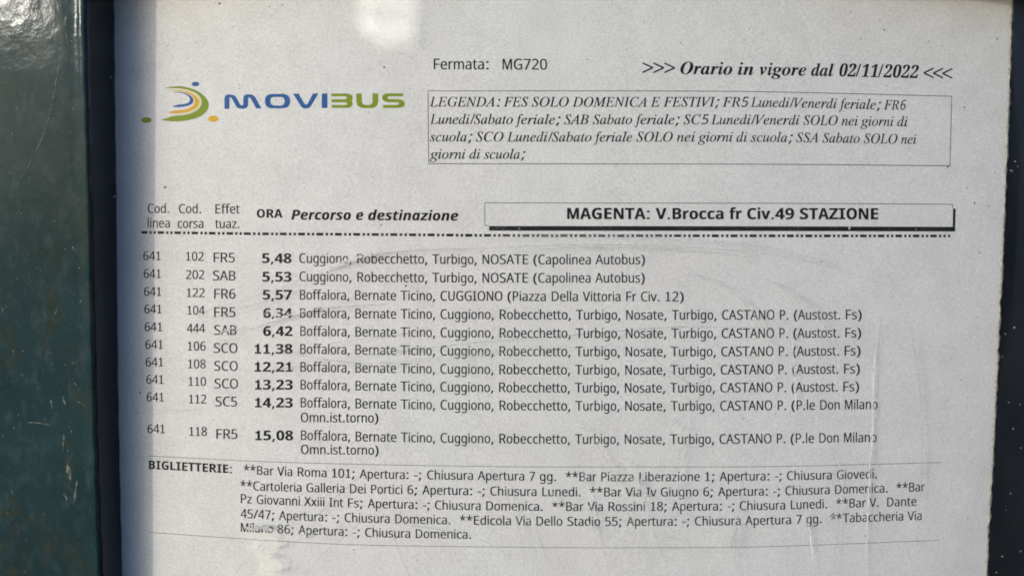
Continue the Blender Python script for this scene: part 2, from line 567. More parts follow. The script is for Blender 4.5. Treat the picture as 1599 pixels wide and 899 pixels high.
# right hand scratches
VS = [(1371, 495), (1368, 530), (1365, 570), (1363, 610), (1361.5, 690), (1358, 720), (1358, 745), (1355, 790), (1353, 830), (1352, 870), (1353, 905)]
mark(VS, 1.6, 8, 0.25)
mark([(x + 5, y) for x, y in VS], 4, 4)  # the scratch's cast shadow, painted as a faint grey copy
mark([(1361, 700), (1360, 712), (1358, 722)], 3, 1)
mark([(1364, 628), (1364, 640), (1363, 650)], 3, 1)
mark([(1232, 490), (1236, 540), (1241, 600), (1240, 640)], 4, 2)
mark([(1222, 488), (1226, 560), (1232, 640), (1236, 700)], 3, 2)
mark([(1283, 625), (1282, 650), (1280, 700)], 3, 2)
mark([(1466, 500), (1470, 560), (1476, 610), (1480, 650)], 2, 2)
mark([(1276, 505), (1279, 530), (1280, 560)], 4, 2)
mark([(1240, 595), (1241, 606), (1244, 615)], 4, 1)
mark([(1262, 815), (1264, 830), (1266, 845), (1272, 880)], 1.4, 8)
mark([(1236, 520), (1240, 570), (1241, 620)], 1.0, 8)
mark([(1240, 600), (1242, 620), (1241, 650)], 1.0, 8)
mark([(410, 503), (450, 492), (490, 482)], 1.0, 8)
mark([(300, 466), (360, 455), (420, 440)], 1.6, 2)
mark([(440, 900), (470, 868), (500, 842)], 2.2, 2)
mark([(1260, 790), (1262, 812), (1266, 850), (1272, 900)], 5, 2)
mark([(1155, 800), (1146, 825), (1138, 845), (1133, 860)], 3, 2)
mark([(1152, 815), (1147, 835), (1143, 855)], 4, 4)
mark([(1325, 760), (1327, 775), (1320, 800)], 3, 2)
# lower streaks
mark([(990, 715), (998, 745), (1006, 770), (1013, 795), (1022, 830), (1033, 860), (1045, 905)], 3.2, 4)
mark([(984, 705), (992, 745), (1000, 775), (1008, 800), (1018, 840)], 6, 2)
mark([(1035, 690), (1026, 725), (1022, 760), (1026, 800)], 4, 2)
mark([(917, 735), (925, 765), (932, 800), (940, 840), (946, 870), (952, 905)], 3.0, 4)
mark([(910, 730), (918, 765), (925, 800), (931, 850)], 5, 2)
mark([(832, 800), (840, 835), (852, 865), (865, 890)], 2.6, 4)
mark([(825, 790), (832, 830), (842, 870)], 5, 2)
mark([(609, 819), (618, 845), (630, 875), (642, 905)], 2.2, 4)
mark([(600, 815), (660, 822), (740, 838), (800, 868)], 2.0, 4)
mark([(540, 813), (520, 830), (495, 848)], 5, 4)
mark([(395, 905), (430, 865), (470, 830), (510, 790), (560, 745), (600, 720)], 2.2, 4)
mark([(470, 905), (500, 868), (540, 835), (580, 800)], 2.2, 4)
mark([(360, 905), (385, 872), (420, 840)], 2.2, 4)
mark([(780, 905), (795, 870), (800, 840)], 1.8, 4)
mark([(1035, 835), (1060, 842)], 1.2, 3)
mark([(975, 828), (990, 834), (1050, 840)], 1.4, 4)
mark([(1022, 560), (1080, 600), (1110, 590), (1075, 640), (1045, 668)], 3, 4)
mark([(1000, 745), (1003, 760), (1008, 780)], 4, 1)
mark([(988, 745), (991, 752), (997, 758)], 4, 1)
mark([(918, 812), (921, 822), (924, 830)], 4, 1)
mark([(917, 785), (920, 795), (925, 805)], 4, 1)
mark([(1258, 818), (1260, 826), (1264, 832)], 4, 1)
mark([(430, 818), (438, 808), (470, 806), (490, 810)], 3.5, 2)
mark([(465, 842), (475, 836), (480, 828)], 4.5, 1)
mark([(861, 765), (865, 775), (866, 785)], 3.5, 1)
mark([(1008, 768), (1013, 776), (1014, 782)], 3, 1)
mark([(908, 743), (913, 750), (916, 757)], 3, 1)
mark([(1280, 820), (1296, 808), (1304, 804)], 3, 1)
mark([(1262, 764), (1264, 775)], 3, 1)
mark([(1243, 792), (1247, 800)], 3, 1)
# glare painted as glossy film at the top edge; dried smears bottom left
def glare_smear(outline, slot=7, layers=5):
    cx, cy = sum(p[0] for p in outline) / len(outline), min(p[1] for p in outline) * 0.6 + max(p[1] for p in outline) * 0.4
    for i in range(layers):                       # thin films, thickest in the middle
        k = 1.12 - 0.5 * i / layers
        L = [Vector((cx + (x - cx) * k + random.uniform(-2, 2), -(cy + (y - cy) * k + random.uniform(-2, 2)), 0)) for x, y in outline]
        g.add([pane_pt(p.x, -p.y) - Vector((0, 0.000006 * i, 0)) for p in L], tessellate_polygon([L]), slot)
glare_smear([(553, -20), (556, 30), (566, 55), (583, 62), (594, 72), (615, 78), (635, 72), (650, 60), (655, 30), (652, -20)])
for pts, w in (([(585, 62), (598, 72), (606, 76)], 3), ([(600, 70), (625, 84), (650, 86)], 4), ([(636, 60), (655, 66), (664, 80)], 6), ([(575, 24), (600, 20), (630, 18)], 6),
               ([(590, 44), (610, 48), (632, 40)], 5), ([(566, 8), (572, 20), (570, 40)], 5), ([(640, 10), (644, 40), (648, 70)], 8)):
    mark(pts, w, 2)
glare_smear([(392, 838), (430, 832), (436, 850), (428, 868), (442, 880), (438, 905), (396, 905), (404, 880), (386, 862)], 7, 3)
for pts, w, s in (([(405, 868), (420, 866), (434, 869)], 2.5, 1), ([(410, 890), (430, 892), (446, 886)], 2.0, 6), ([(430, 856), (446, 852), (452, 840)], 5, 4), ([(420, 872), (440, 868), (462, 878)], 6, 4),
                  ([(430, 894), (450, 888), (456, 870)], 6, 4), ([(386, 826), (405, 822), (428, 828)], 7, 1), ([(378, 818), (392, 826), (410, 824)], 4, 1), ([(434, 822), (444, 818), (452, 828)], 3, 2)):
    mark(pts, w, s)
for _ in range(36):
    x, y = random.gauss(408, 14), random.gauss(848, 14)
    r = random.uniform(0.4, 0.9)
    g.add(*blob(x, y, r, r, pane_pt, 6), 5)
# loose specks
for x, y, r in ((600, 105, 1.9), (613, 86, 1.1), (418, 121, 1.0), (164, 128, 1.2), (431, 157, 1.0), (943, 33, 0.0), (1344, 61, 1.1), (1381, 47, 1.4), (1374, 33, 1.1), (1450, 65, 1.0),
                (1557, 61, 1.5), (1506, 168, 1.4), (1480, 261, 1.5), (1419, 265, 0.9), (1522, 317, 1.4), (1544, 322, 1.0), (1529, 394, 1.2), (1510, 293, 1.0), (1480, 624, 1.3), (1500, 593, 1.0),
                (1511, 809, 1.0), (1351, 836, 1.2), (557, 273, 1.0), (595, 351, 1.3), (634, 446, 1.6), (576, 175, 0.9), (652, 874, 1.3), (552, 858, 1.1), (1161, 654, 1.1), (991, 281, 0.9), (1328, 19, 1.2),
                (343, 6, 1.8), (307, 67, 1.2), (262, 72, 1.1), (364, 43, 1.0), (373, 133, 0.9), (374, 138, 0.9), (219, 613, 1.5), (441, 8, 1.0), (421, 11, 1.1), (687, 9, 1.0), (1384, 134, 1.0), (565, 331, 1.0),
                (333, 655, 0.8), (1283, 408, 0.9), (258, 292, 2.0), (1162, 63, 1.0), (1170, 46, 1.0), (1063, 67, 1.0), (1006, 35, 0.9), (924, 88, 0.8), (917, 93, 1.1), (1076, 78, 0.8)):
    if r:
        g.add(*blob(x, y, r, r * random.uniform(0.7, 1.1), pane_pt, 8), 5)
for x, y, r in ((173, 121, 1.8), (179, 307, 2.2), (171, 297, 1.6), (224, 28, 1.6), (245, 11, 1.3), (1585, 252, 1.2), (1580, 267, 1.0), (1578, 266, 0.9), (1589, 260, 0.7), (1584, 511, 1.5), (1570, 521, 1.0), (1565, 557, 0.8),
                (1575, 628, 0.9), (1593, 631, 0.9), (1582, 669, 1.0), (1594, 699, 1.0), (1578, 770, 1.0), (1571, 796, 0.7), (1594, 860, 1.0), (1565, 868, 1.3), (1556, 893, 1.0), (1549, 73, 1.2), (1537, 78, 1.1),
                (1326, 356, 2.0), (1430, 358, 0.9), (1546, 3, 0.8), (1566, 333, 0.9), (225, 58, 1.2), (179, 788, 0.9), (210, 585, 1.4)):
    g.add(*blob(x, y, r, r * random.uniform(0.8, 1.3), pane_pt, 8), 6)
mark([(810, 357.5), (812, 355.5)], 1.2, 6)
for _ in range(150):
    x, y = random.uniform(190, 1560), random.uniform(0, 899)
    r = random.uniform(0.35, 0.75)
    g.add(*blob(x, y, r, r * random.uniform(0.6, 1.2), pane_pt, 6), 5)
for _ in range(60):
    x, y = random.uniform(140, 1599), random.uniform(0, 899)
    r = random.uniform(0.35, 0.7)
    g.add(*blob(x, y, r, r, pane_pt, 6), 6)
# light abrasion in the shaded strip beside the frame
for _ in range(45):
    x, y = random.gauss(225, 14), random.uniform(-5, 110)
    l, a = random.uniform(3, 12), random.choice((1.2, 1.5, 2.0, 0.4))
    dx, dy = l * math.cos(a) / 2, l * math.sin(a) / 2
    mark([(x - dx, y - dy), (x, y + 0.3), (x + dx, y + dy)], random.uniform(0.5, 1.0), 2)

for pts in ([(700, 372), (820, 366), (960, 366), (1080, 372), (1210, 388), (1330, 420)],
            [(420, 540), (500, 560), (600, 566), (760, 548), (900, 538)],
            [(1060, 420), (1140, 450), (1190, 510), (1210, 580)],
            [(1180, 430), (1260, 470), (1300, 540), (1312, 640)],
            [(880, 640), (930, 690), (965, 760), (990, 830), (1005, 905)],
            [(1075, 640), (1062, 700), (1060, 770), (1072, 850)],
            [(760, 720), (790, 770), (812, 830), (822, 905)],
            [(1170, 700), (1160, 760), (1150, 830), (1146, 905)],
            [(1300, 700), (1310, 760), (1308, 830), (1300, 905)],
            [(1420, 500), (1436, 600), (1440, 720), (1432, 850)]):
    mark(pts, 2.2, 4)
    mark([(x + 5, y + 3) for x, y in pts], 7, 2)

pane = g.make('clear_pane', [PANE, SCUFF, SCUFF_SOFT, GRIME, GRIME_SHADE, SPECK, DUST, GLARE_SMEAR, GLINT], case)

# ------------------------------------------------------------------ the sheet
RIGHT = [(-90, 1585), (0, 1581), (225, 1573), (450, 1563.5), (640, 1554.5), (899, 1540.5), (1000, 1535)]
sheet_left, sheet_top, sheet_bot = 168, -60, 975
TH = 0.0009
fr_pts = []
ys = [sheet_top + (sheet_bot - sheet_top) * i / 150 for i in range(151)]
COLS = [0.05 * k / 24 for k in range(24)] + [0.05 + 0.948 * k / 60 for k in range(61)] + [1.0]
M = len(COLS) - 1
g = Geo()
V = []
for y in ys:
    j = random.uniform(-0.7, 0.4) + (random.uniform(-2.5, 0) if random.random() < 0.06 else 0)
    xa, xb = sheet_left + 8 * (y / 899), interp(RIGHT, y) + j
    cut = random.uniform(0.00066, 0.00092)
    line = [on_surf(xa + (xb - xa) * COLS[k], y) for k in range(M + 1)]
    V += line + [Vector((line[-1].x + cut, line[-1].y + TH, line[-1].z)), Vector((line[0].x, line[0].y + TH, line[0].z))]
W = M + 3
Fc, Sl = [], []
for i in range(len(ys) - 1):
    for k in range(W):
        a, b = i * W + k, i * W + (k + 1) % W
        if k in (M, M + 2):                       # the cut edges get their own vertices
            c = len(V)
            V += [V[a].copy(), V[a + W].copy(), V[b + W].copy(), V[b].copy()]
            Fc.append((c, c + 1, c + 2, c + 3))
        else:
            Fc.append((a, a + W, b + W, b))
        Sl.append(1 if k in (M - 1, M, M + 2) else 0)          # rim painted as if lit, and cut edges
g.v, g.f, g.s = V, Fc, Sl
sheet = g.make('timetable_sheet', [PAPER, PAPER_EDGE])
for p in sheet.data.polygons:
    p.use_smooth = p.material_index == 0 and p.area < 1e-5
tag(sheet, 'printed white bus timetable sheet with rows of times behind the scratched pane', 'timetable')

def ink(px, py, lift=0.00003):
    return on_surf(px, py, lift)

# ------------------------------------------------------------------ lettering
# outlines of the printed characters, thousandths of an em: [advance, contour, ...]
G = {}
G['s'] = {
 '(': [300,[[187,-158],[121,-64],[76,41],[49,155],[40,274],[49,394],[76,510],[121,617],[187,714],[270,714],[209,615],[165,507],[138,392],[129,275],[138,160],[165,47],[208,-60],[269,-158]]],
 ')': [300,[[31,-158],[92,-60],[135,47],[162,160],[171,275],[162,392],[135,507],[91,615],[30,714],[113,714],[179,617],[225,510],[251,394],[260,274],[251,155],[225,41],[179,-64],[113,-158]]],
 '*': [551,[[195,310],[106,357],[223,515],[41,530],[55,622],[245,568],[224,760],[322,760],[302,568],[494,622],[508,530],[324,515],[443,357],[357,310],[272,485]]],
 ',': [268,[[41,-129],[70,-4],[91,116],[185,116],[192,105],[155,-11],[106,-129]]],
 '-': [322,[[40,229],[40,307],[282,307],[282,229]]],
 '.': [268,[[133,-14],[90,2],[77,23],[72,54],[77,86],[90,106],[133,121],[178,106],[191,86],[196,54],[191,23],[178,2]]],
 '/': [372,[[10,0],[276,714],[362,714],[96,0]]],
 '0': [572,[[285,-10],[211,1],[152,33],[107,88],[63,204],[49,358],[55,465],[73,556],[103,628],[148,682],[208,714],[285,725],[358,714],[418,682],[464,628],[508,513],[523,358],[517,251],[499,161],[468,88],[423,34],[363,1]],[[285,65],[354,83],[399,137],[425,229],[434,358],[425,486],[399,577],[354,632],[285,650],[216,632],[171,577],[145,486],[137,358],[145,230],[171,138],[216,83]]],
 '1': [572,[[269,0],[269,499],[270,568],[273,622],[244,595],[211,567],[135,505],[89,564],[282,714],[355,714],[355,0]]],
 '2': [572,[[48,0],[48,73],[235,262],[326,358],[382,440],[396,483],[401,529],[392,581],[366,618],[326,641],[275,649],[226,644],[184,631],[103,581],[56,640],[153,699],[210,718],[275,724],[365,711],[433,674],[477,613],[491,534],[485,480],[468,430],[404,333],[308,231],[159,84],[159,80],[520,80],[520,0]]],
 '3': [572,[[241,-10],[137,-2],[45,29],[45,111],[142,77],[242,64],[325,73],[381,102],[412,146],[423,205],[410,263],[371,302],[307,324],[223,331],[154,331],[154,406],[224,406],[301,415],[358,443],[392,486],[403,541],[394,587],[368,622],[327,643],[273,650],[219,646],[174,633],[93,590],[49,650],[143,702],[204,718],[272,724],[370,712],[439,674],[479,617],[493,547],[483,482],[453,432],[406,397],[345,376],[345,372],[420,354],[473,318],[505,267],[515,203],[508,144],[486,93],[449,49],[397,17],[327,-3]]],
 '4': [572,[[363,0],[363,162],[21,162],[21,237],[357,718],[448,718],[448,241],[552,241],[552,162],[448,162],[448,0]],[[107,241],[363,241],[363,466],[364,554],[368,624],[364,624],[344,583],[321,546]]],
 '5': [572,[[248,-10],[145,0],[63,29],[63,112],[151,78],[249,65],[320,74],[376,103],[413,150],[425,219],[414,281],[382,327],[327,355],[246,364],[182,359],[124,349],[80,377],[107,714],[465,714],[465,634],[182,634],[165,427],[211,434],[275,438],[374,424],[450,383],[499,317],[515,228],[497,129],[445,53],[360,6]]],
 '6': [572,[[298,-10],[233,-1],[175,24],[126,67],[88,128],[63,207],[55,305],[69,456],[88,528],[117,592],[160,646],[217,688],[290,715],[382,724],[429,722],[470,715],[470,640],[430,649],[384,652],[321,646],[269,629],[228,602],[197,566],[174,523],[158,474],[143,363],[149,363],[176,395],[213,423],[260,441],[318,447],[402,433],[468,390],[511,322],[525,230],[510,130],[463,54],[391,6]],[[297,64],[354,74],[399,105],[428,156],[438,230],[429,291],[404,338],[360,368],[300,378],[256,373],[218,359],[187,336],[164,309],[149,279],[144,247],[161,162],[182,123],[212,92],[250,71]]],
 '7': [572,[[136,0],[429,634],[44,634],[44,714],[523,714],[523,646],[233,0]]],
 '8': [572,[[288,-10],[186,3],[111,40],[64,101],[49,182],[54,228],[70,267],[124,329],[197,373],[149,406],[109,446],[81,494],[72,554],[79,605],[100,647],[133,680],[176,704],[227,719],[285,724],[371,713],[439,680],[484,626],[499,553],[494,513],[480,478],[431,422],[363,378],[443,331],[501,269],[517,230],[522,185],[506,104],[459,42],[384,3]],[[289,412],[376,465],[403,502],[412,550],[403,594],[377,626],[336,646],[284,653],[234,646],[193,626],[167,594],[158,550],[162,516],[176,488],[223,446]],[[286,60],[350,69],[398,94],[426,134],[436,184],[426,232],[395,270],[347,303],[286,331],[270,337],[212,307],[170,273],[144,231],[135,181],[144,133],[172,94],[219,69]]],
 '9': [572,[[192,-10],[145,-8],[102,0],[102,75],[190,62],[254,68],[306,85],[346,112],[378,147],[401,190],[417,240],[431,350],[425,350],[398,318],[362,291],[314,273],[255,267],[172,281],[107,323],[64,392],[50,483],[57,553],[79,612],[113,660],[158,695],[213,717],[278,724],[343,715],[401,690],[450,646],[488,585],[512,507],[520,409],[506,258],[487,187],[457,123],[415,68],[358,26],[284,-1]],[[274,336],[319,341],[357,356],[388,378],[412,405],[426,435],[431,467],[414,552],[393,591],[363,622],[325,643],[278,650],[222,640],[177,609],[147,557],[137,484],[145,422],[171,375],[213,346]]],
 ':': [268,[[133,414],[90,430],[77,451],[72,482],[77,514],[90,535],[133,550],[178,535],[191,514],[196,482],[191,451],[178,430]],[[133,-14],[90,2],[77,23],[72,54],[77,86],[90,106],[133,121],[178,106],[191,86],[196,54],[191,23],[178,2]]],
 ';': [268,[[131,414],[88,430],[74,451],[70,482],[75,514],[88,535],[131,550],[176,535],[189,514],[194,482],[189,451],[176,430]],[[31,-129],[50,-47],[69,38],[82,116],[176,116],[183,105],[145,-11],[97,-129]]],
 'A': [639,[[0,0],[279,717],[360,717],[638,0],[545,0],[459,221],[176,221],[91,0]],[[206,301],[432,301],[352,517],[342,546],[328,590],[318,624],[302,563],[287,517]]],
 'B': [650,[[97,0],[97,714],[301,714],[419,704],[504,675],[555,620],[572,537],[563,479],[537,432],[494,398],[436,379],[436,374],[518,348],[550,325],[575,294],[591,254],[596,203],[579,117],[529,53],[451,13],[348,0]],[[187,410],[319,410],[397,417],[445,439],[470,476],[479,527],[469,578],[438,611],[384,631],[305,637],[187,637]],[[187,76],[331,76],[412,85],[463,113],[491,156],[500,210],[490,261],[462,301],[408,326],[324,335],[187,335]]],
 'C': [632,[[389,-10],[289,1],[207,35],[143,89],[98,163],[70,253],[61,358],[71,460],[101,549],[149,622],[217,678],[302,712],[404,724],[510,713],[601,682],[565,606],[492,633],[403,645],[332,636],[271,611],[222,568],[173,477],[156,357],[171,238],[217,147],[265,103],[327,78],[402,69],[491,77],[573,97],[573,19],[490,-3]]],
 'D': [730,[[97,0],[97,714],[317,714],[418,704],[504,674],[574,625],[626,557],[658,470],[669,364],[658,253],[625,162],[570,92],[496,41],[405,10],[296,0]],[[187,77],[284,77],[388,88],[470,122],[528,179],[562,259],[574,361],[566,448],[543,518],[504,570],[418,620],[304,637],[187,637]]],
 'E': [556,[[97,0],[97,714],[496,714],[496,635],[187,635],[187,412],[478,412],[478,334],[187,334],[187,79],[496,79],[496,0]]],
 'F': [519,[[97,0],[97,714],[496,714],[496,635],[187,635],[187,382],[477,382],[477,303],[187,303],[187,0]]],
 'G': [728,[[403,-10],[301,1],[216,35],[149,89],[101,162],[71,252],[61,357],[72,462],[105,551],[159,624],[232,679],[323,713],[431,724],[545,713],[644,682],[610,604],[525,633],[426,645],[347,636],[280,611],[226,568],[173,477],[155,357],[162,277],[182,206],[218,148],[269,105],[337,77],[424,68],[504,73],[564,85],[564,297],[407,297],[407,377],[654,377],[654,27],[537,-1]]],
 'I': [339,[[40,0],[40,52],[124,71],[124,642],[40,662],[40,714],[298,714],[298,662],[214,642],[214,71],[298,52],[298,0]]],
 'L': [524,[[97,0],[97,714],[187,714],[187,80],[499,80],[499,0]]],
 'M': [907,[[97,0],[97,714],[230,714],[450,129],[454,129],[678,714],[810,714],[810,0],[721,0],[721,439],[723,542],[728,625],[724,625],[486,0],[412,0],[177,626],[173,626],[178,543],[180,433],[180,0]]],
 'N': [760,[[97,0],[97,714],[201,714],[582,123],[586,123],[584,171],[581,241],[579,311],[579,714],[663,714],[663,0],[558,0],[176,593],[172,593],[177,506],[180,399],[180,0]]],
 'O': [781,[[391,-10],[289,1],[206,36],[142,91],[97,165],[70,255],[61,359],[70,462],[97,551],[142,624],[206,679],[290,714],[392,725],[491,714],[572,680],[636,625],[683,552],[711,462],[720,358],[711,254],[683,165],[636,91],[572,36],[490,1]],[[391,68],[465,77],[524,102],[569,145],[611,237],[625,358],[611,478],[569,569],[524,612],[465,638],[392,646],[318,638],[259,612],[213,569],[170,478],[156,358],[170,237],[213,145],[258,102],[317,77]]],
 'P': [605,[[97,0],[97,714],[286,714],[407,700],[490,659],[538,593],[554,504],[547,447],[528,393],[492,347],[439,310],[365,286],[269,278],[187,278],[187,0]],[[187,355],[259,355],[348,363],[411,388],[448,432],[461,500],[450,560],[417,603],[360,628],[278,637],[187,637]]],
 'R': [622,[[97,0],[97,714],[294,714],[410,701],[490,664],[538,600],[554,511],[549,459],[533,416],[509,382],[479,356],[411,320],[607,0],[502,0],[329,295],[187,295],[187,0]],[[187,371],[294,371],[369,380],[421,406],[451,448],[461,507],[451,567],[419,607],[366,629],[289,636],[187,636]]],
 'S': [549,[[247,-10],[136,-1],[51,24],[51,110],[141,81],[251,68],[321,76],[372,99],[402,135],[412,183],[397,242],[346,286],[244,330],[164,367],[107,411],[72,468],[60,542],[67,595],[89,640],[124,675],[170,702],[225,718],[288,724],[396,713],[485,684],[457,607],[376,634],[286,645],[227,638],[185,617],[159,583],[151,541],[166,481],[215,438],[307,397],[414,347],[452,318],[479,284],[496,242],[502,191],[485,106],[433,43],[352,3]]],
 'T': [556,[[233,0],[233,635],[10,635],[10,714],[545,714],[545,635],[323,635],[323,0]]],
 'U': [731,[[362,-10],[280,-2],[213,22],[159,62],[107,147],[90,254],[90,714],[180,714],[180,251],[192,174],[226,116],[285,80],[367,68],[451,81],[508,119],[540,178],[551,252],[551,714],[640,714],[640,252],[633,182],[610,119],[572,65],[519,25],[449,-1]]],
 'V': [600,[[255,0],[0,714],[94,714],[255,256],[282,174],[300,100],[318,174],[345,258],[505,714],[600,714],[345,0]]],
 'X': [586,[[4,0],[241,372],[19,714],[119,714],[294,434],[470,714],[565,714],[344,374],[582,0],[480,0],[291,310],[99,0]]],
 'a': [561,[[215,-10],[148,0],[94,29],[58,78],[46,149],[62,220],[109,273],[189,306],[303,320],[394,323],[394,355],[387,412],[365,448],[330,468],[283,474],[203,462],[132,433],[105,499],[188,532],[288,545],[373,534],[433,502],[468,446],[480,365],[480,0],[416,0],[399,76],[395,76],[359,38],[322,11],[276,-5]],[[235,61],[297,70],[348,99],[382,146],[393,214],[393,262],[314,259],[229,249],[176,227],[147,193],[137,148],[144,109],[165,82],[196,66]]],
 'b': [615,[[339,-10],[282,-4],[236,13],[200,38],[173,68],[166,68],[148,0],[85,0],[85,760],[173,760],[173,575],[172,512],[168,465],[173,465],[200,496],[236,522],[282,539],[339,545],[429,528],[500,476],[545,389],[560,268],[545,147],[499,60],[429,7]],[[326,63],[389,76],[433,116],[460,181],[469,269],[453,382],[405,449],[324,472],[252,460],[206,423],[181,360],[173,271],[173,267],[181,180],[205,115],[252,76]]],
 'c': [480,[[300,-10],[233,-3],[174,19],[124,56],[87,109],[63,178],[55,265],[63,355],[88,426],[127,480],[178,517],[238,539],[306,546],[385,537],[447,517],[420,444],[364,461],[304,469],[216,446],[164,379],[146,266],[156,180],[184,117],[232,79],[299,66],[376,75],[438,97],[438,19],[379,-2]]],
 'd': [615,[[275,-10],[185,7],[115,59],[70,146],[55,267],[70,388],[115,476],[186,528],[276,546],[332,540],[378,523],[442,467],[448,467],[445,505],[442,546],[442,760],[530,760],[530,0],[459,0],[446,72],[442,72],[414,41],[378,14],[332,-4]],[[289,63],[361,75],[408,109],[434,168],[443,250],[443,266],[435,354],[410,420],[363,460],[288,473],[226,459],[182,416],[155,350],[146,265],[155,180],[182,116],[226,76]]],
 'e': [564,[[313,-10],[241,-2],[178,21],[126,60],[88,113],[63,182],[55,264],[62,346],[85,415],[120,471],[168,512],[225,537],[292,546],[356,539],[411,516],[454,480],[487,431],[506,372],[513,304],[513,251],[146,251],[159,171],[193,113],[246,77],[317,65],[407,75],[489,102],[489,25],[408,-2]],[[148,321],[421,321],[412,383],[389,431],[349,463],[291,474],[235,464],[192,433],[162,385]]],
 'f': [344,[[109,0],[109,468],[15,468],[15,509],[109,539],[109,570],[120,659],[155,720],[210,754],[283,765],[342,760],[387,747],[364,678],[327,688],[284,693],[246,686],[218,664],[202,626],[197,571],[197,536],[332,536],[332,468],[197,468],[197,0]]],
 'g': [615,[[290,-240],[183,-232],[97,-206],[97,-125],[186,-157],[295,-167],[357,-157],[404,-127],[433,-79],[443,-16],[443,5],[444,39],[446,71],[442,71],[400,26],[344,-1],[276,-10],[183,8],[113,63],[70,151],[55,267],[70,382],[113,471],[183,527],[275,546],[325,541],[371,526],[410,501],[443,465],[448,465],[460,536],[530,536],[530,-9],[515,-110],[471,-182],[397,-226]],[[289,62],[359,73],[407,106],[435,162],[444,246],[444,267],[434,361],[406,424],[357,460],[287,472],[228,459],[183,419],[155,354],[146,266],[155,179],[182,115],[227,75]]],
 'h': [618,[[85,0],[85,760],[173,760],[173,537],[168,462],[174,462],[205,498],[245,524],[291,540],[341,545],[427,533],[488,498],[525,438],[537,349],[537,0],[450,0],[450,343],[437,415],[397,458],[330,472],[254,459],[206,422],[181,360],[173,277],[173,0]]],
 'i': [258,[[130,625],[93,639],[82,656],[78,681],[82,706],[93,723],[130,737],[166,723],[177,706],[181,681],[177,656],[166,639]],[[85,0],[85,536],[173,536],[173,0]]],
 'l': [258,[[85,0],[85,760],[173,760],[173,0]]],
 'm': [935,[[85,0],[85,536],[156,536],[169,463],[174,463],[203,500],[242,526],[285,541],[332,546],[406,536],[461,506],[496,456],[501,456],[533,496],[575,524],[622,541],[673,546],[753,534],[809,500],[843,439],[854,349],[854,0],[767,0],[767,345],[755,416],[719,458],[658,472],[591,461],[546,427],[521,372],[513,296],[513,0],[426,0],[426,345],[414,416],[377,458],[316,472],[248,460],[204,422],[181,361],[173,278],[173,0]]],
 'n': [618,[[85,0],[85,536],[156,536],[169,463],[174,463],[205,500],[246,526],[293,541],[343,546],[427,534],[488,500],[525,439],[537,349],[537,0],[450,0],[450,343],[437,415],[397,458],[330,472],[255,460],[207,422],[182,361],[173,278],[173,0]]],
 'o': [605,[[301,-10],[234,-2],[175,22],[125,62],[87,117],[63,187],[55,269],[72,387],[122,474],[201,528],[304,546],[373,538],[432,513],[482,474],[520,420],[543,351],[551,269],[534,151],[484,63],[404,8]],[[303,63],[373,77],[422,119],[450,184],[460,269],[451,354],[422,418],[373,459],[302,472],[231,459],[183,418],[155,354],[146,269],[155,184],[184,119],[232,77]]],
 'p': [615,[[85,-240],[85,536],[157,536],[169,463],[173,463],[201,495],[236,522],[282,540],[340,546],[429,529],[500,477],[545,390],[560,269],[545,148],[500,61],[429,8],[339,-10],[282,-4],[237,14],[173,68],[167,68],[171,25],[173,-20],[173,-240]],[[326,63],[371,70],[406,90],[434,122],[454,164],[469,270],[460,353],[433,417],[388,458],[324,472],[254,460],[209,426],[183,368],[173,286],[173,269],[181,181],[205,117],[252,76]]],
 'r': [413,[[85,0],[85,536],[157,536],[167,438],[171,438],[201,479],[238,514],[283,538],[335,546],[368,545],[398,540],[387,459],[359,464],[329,466],[289,460],[252,444],[220,416],[194,381],[178,337],[173,286],[173,0]]],
 's': [479,[[220,-10],[123,-1],[52,24],[52,104],[129,75],[222,61],[280,66],[319,83],[342,108],[349,140],[338,176],[299,208],[217,244],[128,284],[71,332],[56,364],[51,404],[65,464],[107,509],[171,537],[252,546],[343,536],[423,510],[393,440],[322,464],[246,474],[198,470],[164,456],[142,436],[135,409],[148,372],[192,342],[273,307],[360,268],[415,220],[429,187],[434,148],[420,80],[376,30],[308,0]]],
 't': [361,[[249,-10],[172,4],[139,24],[114,55],[98,98],[92,156],[92,468],[16,468],[16,510],[93,545],[128,659],[180,659],[180,536],[335,536],[335,468],[180,468],[180,158],[186,115],[204,86],[230,68],[264,62],[305,66],[339,73],[339,6],[299,-5]]],
 'u': [618,[[274,-10],[189,2],[128,36],[91,97],[79,185],[79,536],[168,536],[168,191],[181,120],[221,77],[287,63],[362,75],[411,113],[436,174],[445,257],[445,536],[533,536],[533,0],[461,0],[448,71],[444,71],[413,35],[372,9],[324,-5]]],
 'v': [508,[[203,0],[0,536],[94,536],[208,220],[225,171],[241,119],[251,78],[255,78],[266,120],[283,172],[300,220],[414,536],[508,536],[304,0]]],
 'x': [529,[[18,0],[212,274],[27,536],[127,536],[265,334],[402,536],[501,536],[316,274],[511,0],[411,0],[265,214],[117,0]]],
 'z': [470,[[39,0],[39,58],[327,468],[56,468],[56,536],[424,536],[424,470],[140,68],[431,68],[431,0]]],
}
